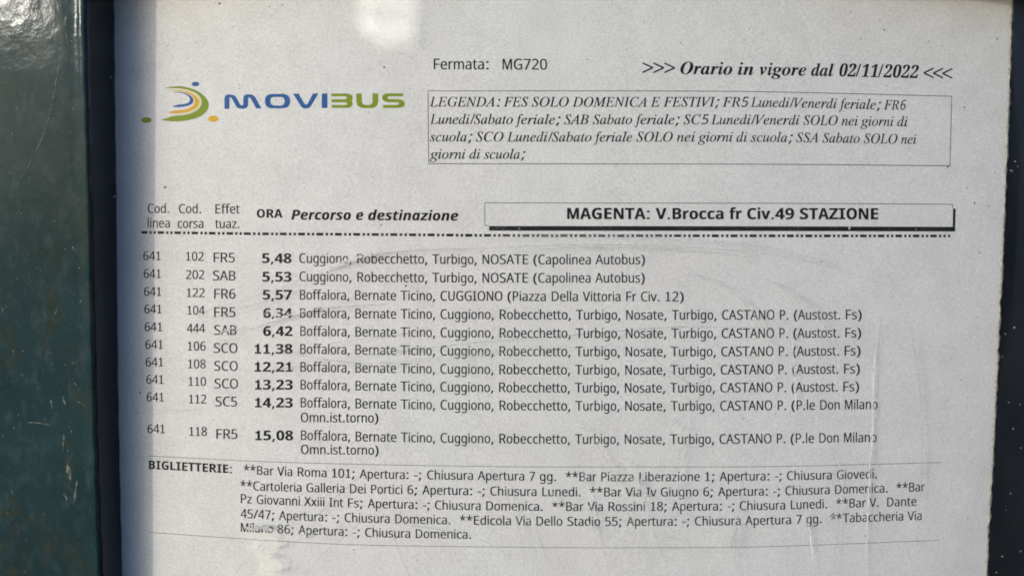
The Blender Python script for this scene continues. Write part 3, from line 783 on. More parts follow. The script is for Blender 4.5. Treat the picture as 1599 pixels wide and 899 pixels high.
G['b'] = {
 ',': [268,[[41,-129],[70,-4],[91,116],[185,116],[192,105],[155,-11],[106,-129]]],
 '.': [268,[[133,-14],[90,2],[77,23],[72,54],[77,86],[90,106],[133,121],[178,106],[191,86],[196,54],[191,23],[178,2]]],
 '0': [572,[[285,-10],[207,1],[144,33],[96,88],[51,204],[36,357],[42,465],[60,555],[92,627],[139,681],[203,714],[285,725],[363,714],[426,682],[474,628],[520,512],[535,357],[529,250],[511,160],[479,88],[431,34],[368,1]],[[285,112],[333,127],[363,173],[380,250],[385,357],[380,464],[363,541],[332,587],[285,603],[237,588],[207,541],[191,464],[186,357],[191,250],[207,174],[237,127]]],
 '1': [572,[[262,0],[262,413],[263,481],[266,555],[245,534],[214,506],[132,440],[59,531],[289,714],[413,714],[413,0]]],
 '2': [572,[[40,0],[40,105],[219,286],[307,379],[354,447],[369,513],[363,551],[346,577],[318,593],[282,598],[241,593],[202,579],[120,525],[38,622],[104,672],[184,709],[293,724],[358,718],[414,699],[458,668],[492,630],[512,583],[519,531],[513,475],[496,423],[428,327],[320,220],[228,134],[228,127],[539,127],[539,0]]],
 '3': [572,[[244,-10],[135,0],[38,29],[38,157],[135,122],[228,110],[297,117],[342,138],[366,172],[374,217],[359,267],[338,286],[307,299],[202,309],[148,309],[148,425],[203,425],[303,438],[333,452],[351,471],[363,521],[357,555],[339,581],[308,597],[261,602],[213,598],[173,585],[109,550],[39,654],[137,704],[199,719],[272,724],[371,713],[447,680],[495,626],[511,554],[500,488],[466,436],[417,399],[357,376],[357,373],[433,355],[488,321],[521,272],[532,208],[524,149],[502,97],[463,52],[407,18],[335,-3]]],
 '4': [572,[[322,0],[322,148],[17,148],[17,253],[330,714],[469,714],[469,265],[555,265],[555,148],[469,148],[469,0]],[[150,265],[322,265],[322,386],[323,442],[326,504],[328,541],[324,541],[305,502],[281,463]]],
 '5': [572,[[241,-10],[135,0],[49,29],[49,159],[138,127],[236,113],[295,120],[339,141],[365,176],[374,226],[358,286],[310,322],[231,334],[173,328],[123,318],[63,350],[90,714],[477,714],[477,586],[222,586],[209,446],[246,453],[300,456],[362,450],[416,431],[462,400],[496,358],[519,304],[526,239],[508,135],[454,56],[365,7]]],
 '6': [572,[[296,-10],[227,-2],[164,24],[111,66],[70,127],[44,205],[35,303],[44,425],[76,538],[102,589],[139,634],[184,670],[242,699],[311,716],[393,722],[442,721],[489,715],[489,594],[447,601],[403,604],[324,597],[266,576],[224,542],[197,497],[181,443],[174,381],[180,381],[204,413],[238,440],[281,458],[335,464],[419,449],[484,405],[525,334],[539,238],[523,135],[473,56],[396,7]],[[293,111],[333,119],[365,141],[386,180],[393,236],[387,283],[369,318],[339,340],[296,348],[238,334],[199,296],[185,249],[197,184],[234,132],[261,116]]],
 '7': [572,[[111,0],[379,587],[27,587],[27,714],[539,714],[539,619],[269,0]]],
 '8': [572,[[286,-10],[180,3],[101,41],[51,102],[35,181],[45,248],[75,300],[119,341],[172,373],[128,406],[91,446],[65,493],[57,552],[65,604],[89,647],[126,680],[174,704],[228,718],[286,723],[345,718],[399,704],[446,680],[482,647],[506,604],[514,551],[505,493],[478,446],[436,408],[386,377],[459,331],[514,269],[531,230],[536,185],[528,130],[504,82],[467,43],[416,14],[356,-4]],[[286,440],[346,479],[366,505],[372,540],[366,571],[347,594],[320,608],[285,613],[251,608],[224,594],[205,571],[199,540],[205,506],[225,480]],[[284,101],[333,107],[368,125],[389,153],[396,189],[380,237],[340,274],[292,304],[279,311],[204,260],[182,228],[175,190],[182,154],[202,126],[237,107]]],
 '9': [572,[[178,-10],[129,-9],[82,-3],[82,118],[124,111],[168,108],[247,115],[306,137],[347,170],[374,215],[390,269],[397,331],[391,331],[335,272],[293,254],[233,248],[151,263],[87,307],[46,378],[32,474],[48,578],[98,656],[175,706],[275,722],[344,714],[407,689],[460,646],[501,585],[527,507],[536,409],[527,287],[496,174],[469,123],[432,79],[387,42],[330,14],[260,-4]],[[275,364],[334,379],[372,416],[386,463],[374,528],[338,581],[311,596],[278,601],[238,593],[206,571],[185,532],[178,476],[184,430],[202,394],[232,371]]],
 ':': [268,[[133,414],[90,430],[77,451],[72,482],[77,514],[90,535],[133,550],[178,535],[191,514],[196,482],[191,451],[178,430]],[[133,-14],[90,2],[77,23],[72,54],[77,86],[90,106],[133,121],[178,106],[191,86],[196,54],[191,23],[178,2]]],
 'A': [690,[[0,0],[252,717],[437,717],[690,0],[527,0],[475,170],[215,170],[163,0]],[[253,297],[439,297],[386,463],[374,506],[358,559],[345,606],[331,557],[315,501],[304,463]]],
 'B': [672,[[90,0],[90,714],[312,714],[437,704],[528,674],[569,641],[593,594],[601,533],[594,477],[573,430],[538,396],[491,379],[491,374],[556,349],[582,327],[602,297],[615,258],[619,207],[601,121],[549,55],[466,14],[357,0]],[[241,431],[329,431],[385,436],[421,452],[440,478],[446,513],[439,548],[416,572],[377,586],[321,590],[241,590]],[[241,125],[340,125],[398,132],[435,151],[455,182],[462,222],[455,258],[435,286],[396,305],[335,311],[241,311]]],
 'C': [637,[[379,-10],[279,1],[197,36],[135,90],[92,164],[67,253],[58,356],[68,458],[97,547],[145,621],[210,677],[293,712],[393,724],[500,711],[602,674],[553,551],[472,584],[393,598],[316,582],[260,533],[226,456],[214,355],[225,254],[257,178],[312,132],[393,116],[480,126],[575,154],[575,27],[482,-1]]],
 'E': [560,[[90,0],[90,714],[501,714],[501,590],[241,590],[241,433],[483,433],[483,309],[241,309],[241,125],[501,125],[501,0]]],
 'G': [724,[[390,-10],[292,0],[210,32],[144,84],[96,156],[68,248],[58,358],[69,462],[102,552],[155,625],[228,679],[320,713],[431,724],[543,712],[643,680],[593,559],[518,587],[430,598],[368,590],[315,568],[273,532],[241,484],[221,424],[214,355],[219,289],[233,231],[258,183],[293,147],[340,124],[400,116],[455,119],[496,126],[496,275],[361,275],[361,401],[644,401],[644,31],[528,1]]],
 'I': [389,[[32,0],[32,86],[119,126],[119,588],[32,628],[32,714],[357,714],[357,628],[270,588],[270,126],[357,86],[357,0]]],
 'L': [565,[[90,0],[90,714],[241,714],[241,125],[531,125],[531,0]]],
 'M': [943,[[90,0],[90,714],[296,714],[465,168],[468,168],[647,714],[853,714],[853,0],[712,0],[712,338],[714,416],[716,500],[719,559],[715,559],[531,0],[392,0],[220,560],[216,560],[220,500],[224,414],[225,332],[225,0]]],
 'N': [813,[[90,0],[90,714],[281,714],[591,179],[594,179],[589,278],[587,376],[587,714],[723,714],[723,0],[531,0],[220,540],[216,540],[222,438],[225,336],[225,0]]],
 'O': [796,[[398,-10],[292,1],[206,36],[141,91],[94,165],[67,255],[58,359],[67,463],[94,552],[141,625],[206,680],[292,714],[399,725],[505,714],[590,680],[655,625],[701,552],[729,462],[738,358],[729,254],[701,165],[655,91],[590,36],[504,1]],[[398,117],[481,133],[537,182],[569,258],[579,358],[569,459],[537,535],[481,583],[399,599],[316,583],[260,535],[228,459],[217,358],[228,258],[260,182],[316,133]]],
 'R': [660,[[90,0],[90,714],[298,714],[425,701],[513,661],[566,594],[583,500],[578,454],[565,414],[516,352],[450,311],[660,0],[492,0],[322,274],[241,274],[241,0]],[[241,397],[290,397],[354,403],[398,422],[422,453],[430,496],[421,540],[396,569],[351,585],[287,590],[241,590]]],
 'S': [551,[[248,-10],[141,1],[46,33],[46,174],[151,133],[206,120],[260,115],[308,120],[339,137],[357,161],[363,191],[353,227],[323,256],[224,308],[170,335],[115,377],[71,437],[58,476],[54,521],[70,606],[119,671],[196,711],[296,724],[403,711],[508,674],[459,556],[371,587],[291,598],[253,593],[225,578],[208,555],[202,526],[211,492],[236,466],[337,412],[431,359],[465,328],[490,292],[506,249],[511,198],[494,113],[443,46],[360,4]]],
 'T': [579,[[214,0],[214,588],[20,588],[20,714],[559,714],[559,588],[365,588],[365,0]]],
 'V': [650,[[242,0],[0,714],[153,714],[287,289],[299,249],[314,186],[325,132],[335,186],[351,249],[362,289],[497,714],[650,714],[407,0]]],
 'Z': [579,[[24,0],[24,98],[366,589],[33,589],[33,714],[546,714],[546,616],[204,125],[555,125],[555,0]]],
 'a': [604,[[211,-10],[144,1],[90,33],[54,86],[42,163],[57,239],[103,291],[179,324],[286,337],[381,340],[381,364],[375,401],[359,427],[332,442],[296,447],[218,436],[142,407],[93,508],[190,544],[302,557],[399,545],[471,510],[514,449],[529,364],[529,0],[425,0],[396,74],[392,74],[356,36],[318,10],[272,-5]],[[267,99],[311,106],[348,127],[373,162],[381,208],[381,253],[323,251],[262,244],[223,225],[202,197],[195,162],[200,133],[215,113]]],
 'c': [514,[[300,-10],[192,7],[111,57],[62,144],[45,270],[53,361],[79,433],[120,488],[174,526],[239,549],[313,556],[411,545],[483,519],[439,404],[374,427],[313,436],[249,418],[210,363],[197,271],[205,200],[228,150],[264,121],[313,111],[396,123],[466,158],[466,31],[395,-1]]],
 'f': [387,[[102,0],[102,434],[20,434],[20,506],[102,546],[102,586],[108,648],[125,695],[154,727],[193,749],[240,761],[295,765],[374,758],[432,742],[394,633],[357,642],[311,647],[284,642],[266,628],[251,580],[251,546],[380,546],[380,434],[251,434],[251,0]]],
 'i': [305,[[153,614],[122,618],[96,630],[78,652],[72,687],[78,722],[96,745],[153,760],[210,745],[228,722],[234,687],[228,652],[210,630]],[[78,0],[78,546],[227,546],[227,0]]],
 'o': [619,[[308,-10],[236,-2],[173,23],[119,64],[79,119],[53,190],[45,274],[63,394],[116,483],[200,538],[311,556],[383,548],[447,523],[500,483],[540,428],[565,358],[574,274],[556,153],[503,64],[418,8]],[[310,110],[361,120],[396,151],[415,203],[422,274],[415,345],[396,396],[361,426],[309,436],[258,426],[224,396],[204,345],[197,274],[204,203],[224,151],[258,120]]],
 'r': [454,[[78,0],[78,546],[191,546],[213,454],[220,454],[249,493],[286,526],[331,549],[383,556],[409,555],[433,552],[422,412],[401,415],[378,417],[305,404],[273,386],[249,360],[232,325],[227,278],[227,0]]],
 'v': [569,[[208,0],[0,546],[156,546],[261,235],[275,177],[282,123],[286,123],[308,235],[413,546],[569,546],[361,0]]],
}
G['o'] = {
 'P': [610,[[26,0],[177,714],[376,714],[454,707],[516,688],[561,657],[592,615],[609,564],[615,506],[605,428],[574,365],[526,316],[463,282],[388,261],[304,254],[228,254],[175,0]],[[255,378],[316,378],[376,386],[424,411],[455,450],[465,502],[454,551],[423,580],[370,590],[300,590]]],
 'a': [594,[[198,-10],[160,-5],[123,9],[91,35],[66,73],[50,123],[44,188],[48,254],[62,320],[84,382],[113,439],[149,487],[193,524],[242,548],[297,556],[344,551],[382,534],[410,509],[432,476],[436,476],[464,546],[577,546],[461,0],[351,0],[358,71],[354,71],[287,13],[246,-4]],[[256,109],[285,115],[312,133],[356,195],[383,275],[390,357],[386,389],[372,414],[351,431],[322,437],[296,432],[271,415],[230,359],[203,281],[193,195],[200,147],[221,119]]],
 'c': [483,[[247,-10],[193,-5],[145,10],[103,37],[71,75],[51,126],[44,191],[49,263],[63,331],[86,392],[119,447],[160,493],[210,527],[268,549],[333,556],[421,547],[493,521],[448,409],[397,429],[339,437],[296,428],[260,403],[231,363],[210,315],[193,203],[199,162],[215,133],[241,115],[277,109],[346,121],[411,149],[411,29],[338,1]]],
 'd': [594,[[198,-10],[160,-5],[123,9],[91,35],[66,73],[50,123],[44,189],[49,255],[62,321],[84,383],[113,439],[149,487],[193,524],[242,548],[297,556],[341,550],[374,533],[421,476],[425,476],[427,497],[431,541],[438,585],[475,760],[622,760],[461,0],[349,0],[358,71],[354,71],[288,13],[247,-4]],[[260,109],[292,116],[319,135],[360,201],[382,282],[390,351],[386,386],[372,414],[351,431],[322,437],[296,432],[271,415],[230,359],[203,281],[193,195],[200,147],[223,119]]],
 'e': [557,[[260,-10],[173,3],[104,42],[59,108],[44,201],[49,269],[63,334],[88,394],[121,447],[165,492],[217,527],[278,549],[349,556],[429,546],[487,514],[521,466],[532,407],[513,330],[455,269],[357,230],[218,217],[193,217],[192,206],[192,197],[198,158],[217,127],[248,107],[289,101],[367,111],[450,143],[450,32],[363,1]],[[209,316],[231,316],[304,323],[354,343],[382,371],[391,404],[378,438],[340,450],[286,433],[238,386]]],
 'i': [297,[[231,614],[178,627],[162,646],[157,674],[163,711],[180,738],[209,754],[246,760],[297,747],[313,729],[319,701],[314,666],[298,638],[270,620]],[[18,0],[134,546],[281,546],[165,0]]],
 'n': [604,[[18,0],[134,546],[246,546],[236,445],[240,445],[274,489],[314,525],[359,548],[412,556],[474,545],[518,513],[544,464],[553,399],[542,311],[477,0],[330,0],[397,319],[405,377],[392,422],[352,437],[321,430],[292,408],[246,332],[213,226],[165,0]]],
 'o': [585,[[253,-10],[195,-4],[145,16],[102,46],[71,88],[51,140],[44,200],[48,270],[62,336],[85,397],[116,451],[157,495],[206,528],[266,549],[334,556],[419,542],[485,499],[527,431],[541,340],[524,208],[502,149],[471,96],[431,52],[382,18],[322,-3]],[[265,110],[303,118],[335,143],[360,181],[378,229],[393,340],[389,378],[378,408],[356,429],[323,436],[292,430],[265,414],[224,355],[200,278],[192,200],[200,150],[224,120]]],
 'r': [421,[[18,0],[134,546],[246,546],[236,445],[241,445],[276,491],[316,527],[361,549],[411,556],[437,554],[458,551],[426,409],[405,414],[377,417],[325,406],[278,374],[241,319],[217,244],[165,0]]],
 's': [473,[[175,-10],[84,-2],[11,22],[11,143],[87,111],[167,99],[229,113],[249,132],[256,158],[240,194],[174,238],[96,299],[75,335],[68,382],[82,457],[123,512],[189,545],[276,556],[367,545],[453,510],[405,405],[343,434],[279,446],[236,435],[222,420],[217,400],[233,367],[291,330],[336,303],[373,270],[397,231],[405,180],[389,98],[343,38],[269,2]]],
 't': [410,[[200,-10],[142,-3],[97,18],[68,56],[58,116],[64,171],[120,434],[46,434],[60,506],[156,547],[220,662],[315,662],[291,546],[429,546],[405,434],[267,434],[211,171],[208,145],[220,117],[251,109],[290,113],[330,126],[330,16],[274,-2]]],
 'z': [455,[[-23,0],[-6,88],[275,432],[81,432],[106,546],[472,546],[451,448],[175,114],[389,114],[365,0]]],
}
G['t'] = {
 '/': [372,[[10,0],[276,714],[362,714],[96,0]]],
 '5': [572,[[248,-10],[145,0],[63,29],[63,112],[151,78],[249,65],[320,74],[376,103],[413,150],[425,219],[414,281],[382,327],[327,355],[246,364],[182,359],[124,349],[80,377],[107,714],[465,714],[465,634],[182,634],[165,427],[211,434],[275,438],[374,424],[450,383],[499,317],[515,228],[497,129],[445,53],[360,6]]],
 '6': [572,[[298,-10],[233,-1],[175,24],[126,67],[88,128],[63,207],[55,305],[69,456],[88,528],[117,592],[160,646],[217,688],[290,715],[382,724],[429,722],[470,715],[470,640],[430,649],[384,652],[321,646],[269,629],[228,602],[197,566],[174,523],[158,474],[143,363],[149,363],[176,395],[213,423],[260,441],[318,447],[402,433],[468,390],[511,322],[525,230],[510,130],[463,54],[391,6]],[[297,64],[354,74],[399,105],[428,156],[438,230],[429,291],[404,338],[360,368],[300,378],[256,373],[218,359],[187,336],[164,309],[149,279],[144,247],[161,162],[182,123],[212,92],[250,71]]],
 ':': [268,[[133,414],[90,430],[77,451],[72,482],[77,514],[90,535],[133,550],[178,535],[191,514],[196,482],[191,451],[178,430]],[[133,-14],[90,2],[77,23],[72,54],[77,86],[90,106],[133,121],[178,106],[191,86],[196,54],[191,23],[178,2]]],
 ';': [268,[[131,414],[88,430],[74,451],[70,482],[75,514],[88,535],[131,550],[176,535],[189,514],[194,482],[189,451],[176,430]],[[31,-129],[50,-47],[69,38],[82,116],[176,116],[183,105],[145,-11],[97,-129]]],
 'A': [690,[[-126,0],[-122,19],[-58,35],[0,83],[160,270],[530,707],[550,707],[525,86],[529,55],[545,36],[572,24],[612,19],[609,0],[329,0],[333,19],[341,19],[381,24],[406,39],[419,68],[425,116],[429,235],[198,235],[172,223],[97,134],[59,83],[47,53],[51,36],[63,26],[117,19],[112,0]],[[213,272],[431,272],[443,546]]],
 'B': [653,[[-50,0],[-45,20],[-40,20],[1,25],[29,39],[48,66],[63,108],[187,573],[196,625],[192,646],[178,660],[121,672],[126,692],[381,692],[509,675],[585,626],[611,543],[592,470],[536,414],[442,374],[508,339],[547,286],[560,216],[551,154],[522,102],[476,58],[415,27],[341,7],[255,0]],[[287,385],[383,396],[451,428],[492,480],[506,549],[492,610],[450,646],[379,658],[332,655],[312,641],[299,611],[280,544],[243,401],[253,388]],[[228,31],[322,44],[391,83],[434,145],[448,226],[438,283],[408,323],[359,345],[289,353],[243,351],[223,331],[163,108],[159,86],[156,66],[160,48],[173,37]]],
 'C': [701,[[325,-15],[244,-6],[174,19],[116,60],[74,117],[47,186],[38,266],[46,339],[69,411],[104,479],[151,543],[207,599],[270,645],[373,691],[478,707],[541,700],[613,681],[641,675],[660,681],[675,700],[695,700],[654,495],[633,495],[634,511],[634,526],[624,589],[596,635],[551,664],[488,674],[427,666],[367,641],[310,602],[259,551],[217,489],[184,418],[163,341],[156,260],[169,163],[209,90],[271,43],[352,28],[438,42],[519,84],[594,153],[613,136],[549,69],[481,22],[408,-6]]],
 'D': [755,[[-53,0],[-47,20],[-42,20],[-1,25],[27,38],[46,65],[62,108],[187,573],[196,624],[192,645],[178,659],[120,672],[126,692],[391,692],[484,683],[563,658],[627,615],[674,559],[703,488],[713,405],[705,326],[680,251],[640,182],[585,121],[518,71],[439,33],[348,8],[248,0]],[[253,33],[333,41],[402,66],[461,104],[510,154],[548,214],[575,281],[592,353],[597,428],[583,528],[542,600],[473,644],[378,659],[330,654],[306,630],[287,576],[168,133],[156,73],[162,54],[179,42],[209,36]]],
 'E': [676,[[-50,0],[-45,20],[-41,20],[0,24],[27,37],[46,64],[62,109],[187,573],[196,624],[192,645],[178,659],[121,672],[126,692],[655,692],[626,542],[609,542],[609,546],[598,616],[582,636],[555,649],[460,658],[375,658],[330,654],[307,634],[292,590],[237,387],[321,387],[386,393],[430,410],[459,440],[478,485],[497,485],[427,240],[409,240],[412,279],[405,327],[376,348],[318,353],[229,353],[167,124],[159,93],[156,70],[160,53],[173,42],[228,35],[297,35],[363,39],[419,50],[467,71],[508,101],[543,140],[575,190],[595,190],[523,0]]],
 'F': [604,[[-46,0],[-40,20],[-36,20],[15,27],[45,53],[67,109],[192,573],[201,624],[197,645],[183,659],[125,672],[131,692],[627,692],[596,528],[576,528],[577,537],[577,547],[570,599],[550,633],[513,651],[457,657],[378,657],[325,648],[308,623],[291,556],[246,384],[302,384],[384,392],[435,423],[471,484],[491,484],[425,233],[404,233],[407,258],[408,283],[403,316],[390,336],[363,347],[316,350],[237,350],[173,103],[169,84],[167,66],[172,43],[186,29],[252,18],[250,0]]],
 'G': [806,[[365,-15],[273,-6],[193,20],[128,62],[80,119],[50,188],[40,269],[48,342],[70,414],[105,483],[152,546],[208,602],[270,647],[374,692],[487,707],[555,701],[616,683],[665,665],[692,658],[724,667],[749,699],[766,699],[720,487],[703,487],[682,566],[638,625],[574,662],[493,674],[404,659],[325,615],[257,545],[204,455],[169,355],[158,258],[173,156],[217,80],[287,32],[379,16],[429,22],[475,38],[510,64],[527,95],[563,235],[568,257],[570,276],[565,297],[550,309],[479,319],[484,338],[771,338],[766,319],[709,310],[680,280],[671,254],[660,217],[620,52],[497,2]]],
 'I': [365,[[-46,0],[-40,20],[-36,20],[15,27],[45,53],[67,108],[192,573],[201,624],[197,645],[183,659],[125,672],[131,692],[410,692],[405,672],[397,672],[359,667],[333,654],[314,627],[298,584],[173,119],[164,67],[168,46],[182,32],[239,20],[234,0]]],
 'L': [668,[[-36,0],[-31,20],[-27,20],[14,25],[41,38],[61,65],[77,108],[201,573],[209,603],[211,624],[206,645],[193,659],[135,672],[140,692],[415,692],[408,673],[370,668],[342,655],[322,628],[306,585],[186,137],[176,95],[172,76],[176,55],[188,43],[245,35],[316,35],[443,48],[488,67],[527,97],[594,196],[613,196],[548,0]]],
 'M': [878,[[-54,0],[-48,20],[5,27],[37,53],[59,108],[190,573],[199,624],[194,645],[181,659],[123,672],[129,692],[316,692],[388,161],[739,692],[929,692],[923,672],[915,672],[877,667],[851,654],[832,627],[816,584],[692,119],[685,89],[682,67],[687,46],[700,32],[758,20],[753,0],[479,0],[484,17],[535,27],[567,57],[591,123],[715,584],[326,0],[312,0],[234,585],[114,153],[99,71],[103,47],[117,32],[175,19],[170,0]]],
 'N': [745,[[503,-16],[229,555],[112,125],[104,89],[101,64],[106,43],[119,30],[181,20],[176,0],[-50,0],[-45,20],[-4,24],[25,37],[46,64],[62,108],[193,585],[196,597],[197,608],[192,630],[178,651],[156,667],[128,672],[121,672],[126,692],[271,692],[526,161],[636,567],[644,603],[647,628],[642,650],[628,662],[566,672],[571,692],[798,692],[792,672],[741,665],[708,640],[685,584],[522,-16]]],
 'O': [769,[[298,-15],[222,-7],[157,16],[104,54],[65,105],[40,167],[32,241],[38,309],[57,376],[87,441],[125,503],[172,559],[226,609],[284,649],[346,681],[410,700],[475,707],[551,699],[615,675],[666,636],[705,585],[728,522],[736,450],[718,338],[668,226],[595,126],[506,48],[407,1]],[[299,15],[350,22],[398,43],[444,76],[487,119],[559,229],[606,358],[623,493],[614,572],[585,630],[539,665],[477,677],[423,669],[370,646],[319,608],[271,558],[229,496],[194,426],[157,315],[145,204],[155,123],[186,64],[234,27]]],
 'R': [671,[[-50,0],[-45,20],[-40,20],[1,25],[29,39],[48,66],[63,108],[187,573],[196,625],[192,646],[178,660],[121,672],[126,692],[419,692],[511,682],[577,652],[617,605],[630,542],[608,458],[542,394],[431,350],[523,127],[568,46],[592,26],[624,20],[628,20],[622,0],[467,0],[329,340],[307,340],[262,341],[227,344],[170,132],[158,68],[162,44],[176,30],[230,19],[241,19],[235,0]],[[301,372],[393,383],[461,417],[502,471],[516,541],[500,607],[453,646],[374,659],[334,655],[311,636],[294,593],[235,376],[266,374]]],
 'S': [549,[[228,-14],[161,-7],[86,15],[73,19],[62,20],[38,12],[22,-12],[4,-12],[38,217],[57,218],[69,132],[102,68],[152,29],[217,16],[253,21],[286,35],[313,56],[334,85],[347,118],[351,156],[339,208],[308,259],[273,300],[229,345],[153,442],[136,484],[131,526],[137,575],[156,619],[186,656],[226,683],[274,701],[330,707],[376,705],[418,694],[451,683],[466,680],[488,686],[504,704],[523,704],[491,501],[475,501],[466,576],[440,631],[399,664],[345,675],[297,667],[261,644],[238,607],[230,560],[235,530],[250,498],[299,433],[344,385],[392,334],[434,266],[448,188],[441,133],[420,85],[386,44],[342,13],[288,-7]]],
 'T': [625,[[74,0],[78,20],[86,20],[144,29],[180,61],[207,133],[340,621],[343,639],[336,652],[316,656],[289,656],[187,643],[152,626],[125,601],[88,524],[66,526],[110,692],[686,692],[654,521],[635,521],[636,537],[636,553],[630,601],[611,633],[575,650],[515,656],[474,656],[455,650],[444,630],[309,138],[295,64],[300,42],[315,29],[383,20],[394,20],[388,0]]],
 'V': [650,[[119,-15],[143,588],[140,628],[127,654],[103,667],[66,672],[56,672],[60,692],[337,692],[332,674],[324,674],[284,669],[259,654],[247,624],[241,576],[222,142],[572,558],[610,609],[622,640],[618,656],[605,666],[552,672],[556,692],[769,692],[762,672],[760,672],[732,666],[704,647],[635,572],[141,-15]]],
 'a': [509,[[74,-12],[39,-5],[13,16],[-4,49],[-10,96],[-1,178],[28,261],[73,340],[134,408],[203,455],[273,471],[323,457],[346,417],[359,460],[435,460],[344,134],[330,66],[334,56],[347,52],[376,69],[420,119],[434,107],[357,18],[291,-12],[260,-1],[250,34],[284,175],[229,93],[178,35],[127,0]],[[122,49],[146,55],[172,71],[226,129],[276,210],[313,299],[326,383],[313,429],[275,445],[229,433],[184,396],[144,337],[110,261],[87,181],[79,109],[90,64]]],
 'b': [507,[[122,-12],[68,-7],[28,9],[2,30],[-7,54],[-3,75],[131,601],[137,631],[138,650],[127,673],[91,678],[75,678],[80,696],[139,703],[183,713],[232,725],[241,723],[242,715],[153,373],[204,427],[259,460],[318,471],[374,461],[417,431],[446,384],[455,324],[448,264],[428,205],[396,148],[354,96],[304,52],[247,18],[186,-5]],[[141,14],[197,25],[250,59],[297,111],[334,177],[359,248],[367,314],[361,359],[343,393],[314,415],[277,422],[231,411],[188,378],[151,323],[123,248],[81,99],[74,57],[91,25]]],
 'c': [444,[[148,-12],[86,-1],[38,34],[9,89],[-1,162],[4,211],[18,261],[72,353],[152,426],[223,460],[297,471],[339,466],[371,449],[390,426],[397,397],[383,356],[368,344],[347,340],[315,350],[304,380],[308,398],[319,416],[324,423],[328,431],[319,441],[294,445],[242,434],[193,403],[150,354],[117,292],[95,224],[88,160],[94,108],[113,68],[143,43],[182,34],[259,56],[339,122],[355,105],[287,40],[218,1]]],
 'd': [528,[[91,-12],[47,-4],[15,20],[-6,58],[-13,109],[-8,159],[8,213],[66,323],[148,415],[217,457],[286,471],[335,463],[361,437],[406,619],[409,634],[410,649],[399,671],[362,677],[347,677],[352,696],[455,713],[504,725],[513,715],[512,705],[510,697],[358,120],[351,90],[348,66],[354,50],[372,45],[406,64],[456,120],[472,107],[391,17],[357,-5],[323,-12],[285,1],[272,40],[300,167],[248,88],[198,32],[147,-1]],[[135,41],[162,47],[189,65],[246,127],[296,212],[331,303],[345,386],[331,431],[316,443],[295,447],[246,435],[197,399],[151,341],[112,265],[85,184],[76,116],[80,85],[92,61],[111,46]]],
 'e': [428,[[132,-10],[75,0],[31,31],[3,81],[-6,147],[-1,196],[14,246],[69,343],[150,422],[220,459],[291,471],[331,466],[360,452],[378,428],[384,396],[366,336],[310,282],[218,239],[91,212],[86,176],[84,146],[94,86],[125,50],[177,38],[251,59],[329,121],[344,106],[295,54],[245,18],[191,-3]],[[95,235],[184,257],[250,296],[291,347],[304,404],[295,434],[268,444],[236,437],[204,417],[141,343]]],
 'f': [296,[[-72,-228],[-98,-224],[-118,-212],[-132,-194],[-136,-173],[-127,-140],[-99,-129],[-74,-137],[-66,-161],[-69,-177],[-73,-189],[-62,-200],[-36,-190],[-15,-161],[3,-111],[20,-37],[106,421],[10,421],[18,453],[112,453],[124,507],[155,600],[201,668],[257,711],[321,725],[357,720],[386,705],[404,681],[410,653],[398,619],[362,608],[334,618],[325,647],[327,657],[329,666],[333,678],[326,692],[306,698],[271,684],[242,642],[221,571],[196,453],[313,453],[308,421],[190,421],[150,223],[100,11],[49,-127],[13,-183],[-27,-217]]],
 'g': [426,[[94,-228],[23,-220],[-31,-195],[-66,-157],[-77,-111],[-63,-57],[-19,-8],[53,36],[20,58],[9,85],[32,125],[87,180],[33,227],[15,290],[22,337],[43,381],[76,419],[119,448],[170,468],[226,474],[307,457],[366,440],[431,440],[431,396],[362,396],[369,352],[362,303],[341,258],[308,221],[266,193],[218,175],[164,169],[122,172],[98,150],[90,129],[109,104],[167,81],[236,56],[289,28],[321,-9],[332,-59],[325,-106],[303,-147],[267,-182],[220,-207],[161,-223]],[[166,192],[197,198],[225,217],[267,283],[284,371],[280,405],[266,430],[245,445],[219,450],[190,444],[162,424],[117,359],[103,316],[99,271],[106,227],[129,201]],[[112,-197],[195,-185],[245,-149],[262,-89],[257,-66],[243,-46],[196,-15],[140,8],[78,27],[9,-30],[-14,-95],[0,-152],[42,-186]]],
 'i': [264,[[182,586],[147,601],[131,637],[147,673],[182,689],[218,674],[234,637],[219,601]],[[49,-12],[12,2],[0,43],[5,79],[17,128],[82,359],[87,378],[89,393],[85,410],[74,421],[26,428],[30,445],[97,454],[143,462],[184,471],[195,459],[194,451],[191,441],[94,117],[86,77],[91,55],[107,48],[144,67],[193,125],[208,110],[153,42],[100,2]]],
 'l': [257,[[47,-11],[10,2],[-3,39],[4,81],[20,148],[146,614],[151,644],[148,664],[137,675],[87,683],[89,701],[155,709],[200,717],[243,725],[255,716],[250,693],[93,125],[83,74],[88,57],[101,51],[135,69],[182,122],[198,107],[156,55],[115,18],[78,-4]]],
 'n': [542,[[331,-13],[295,1],[281,41],[321,209],[361,378],[355,401],[335,409],[291,392],[237,346],[183,282],[138,211],[100,123],[63,0],[-18,0],[79,329],[92,391],[79,417],[34,424],[26,424],[29,442],[100,452],[149,461],[194,471],[198,468],[198,458],[138,264],[211,355],[280,419],[341,456],[392,469],[436,455],[450,414],[447,374],[436,331],[378,131],[368,95],[365,73],[370,56],[386,50],[420,71],[464,135],[480,123],[431,47],[382,2]]],
 'o': [522,[[157,-12],[90,-1],[38,33],[5,85],[-6,152],[1,209],[20,266],[52,320],[92,368],[138,410],[190,443],[245,464],[300,471],[369,460],[422,427],[456,374],[467,307],[462,257],[446,205],[387,109],[303,34],[231,0]],[[168,17],[208,25],[247,47],[283,83],[315,127],[362,232],[379,337],[370,397],[341,433],[294,445],[245,433],[197,398],[153,344],[116,273],[91,196],[83,124],[89,78],[106,44],[132,24]]],
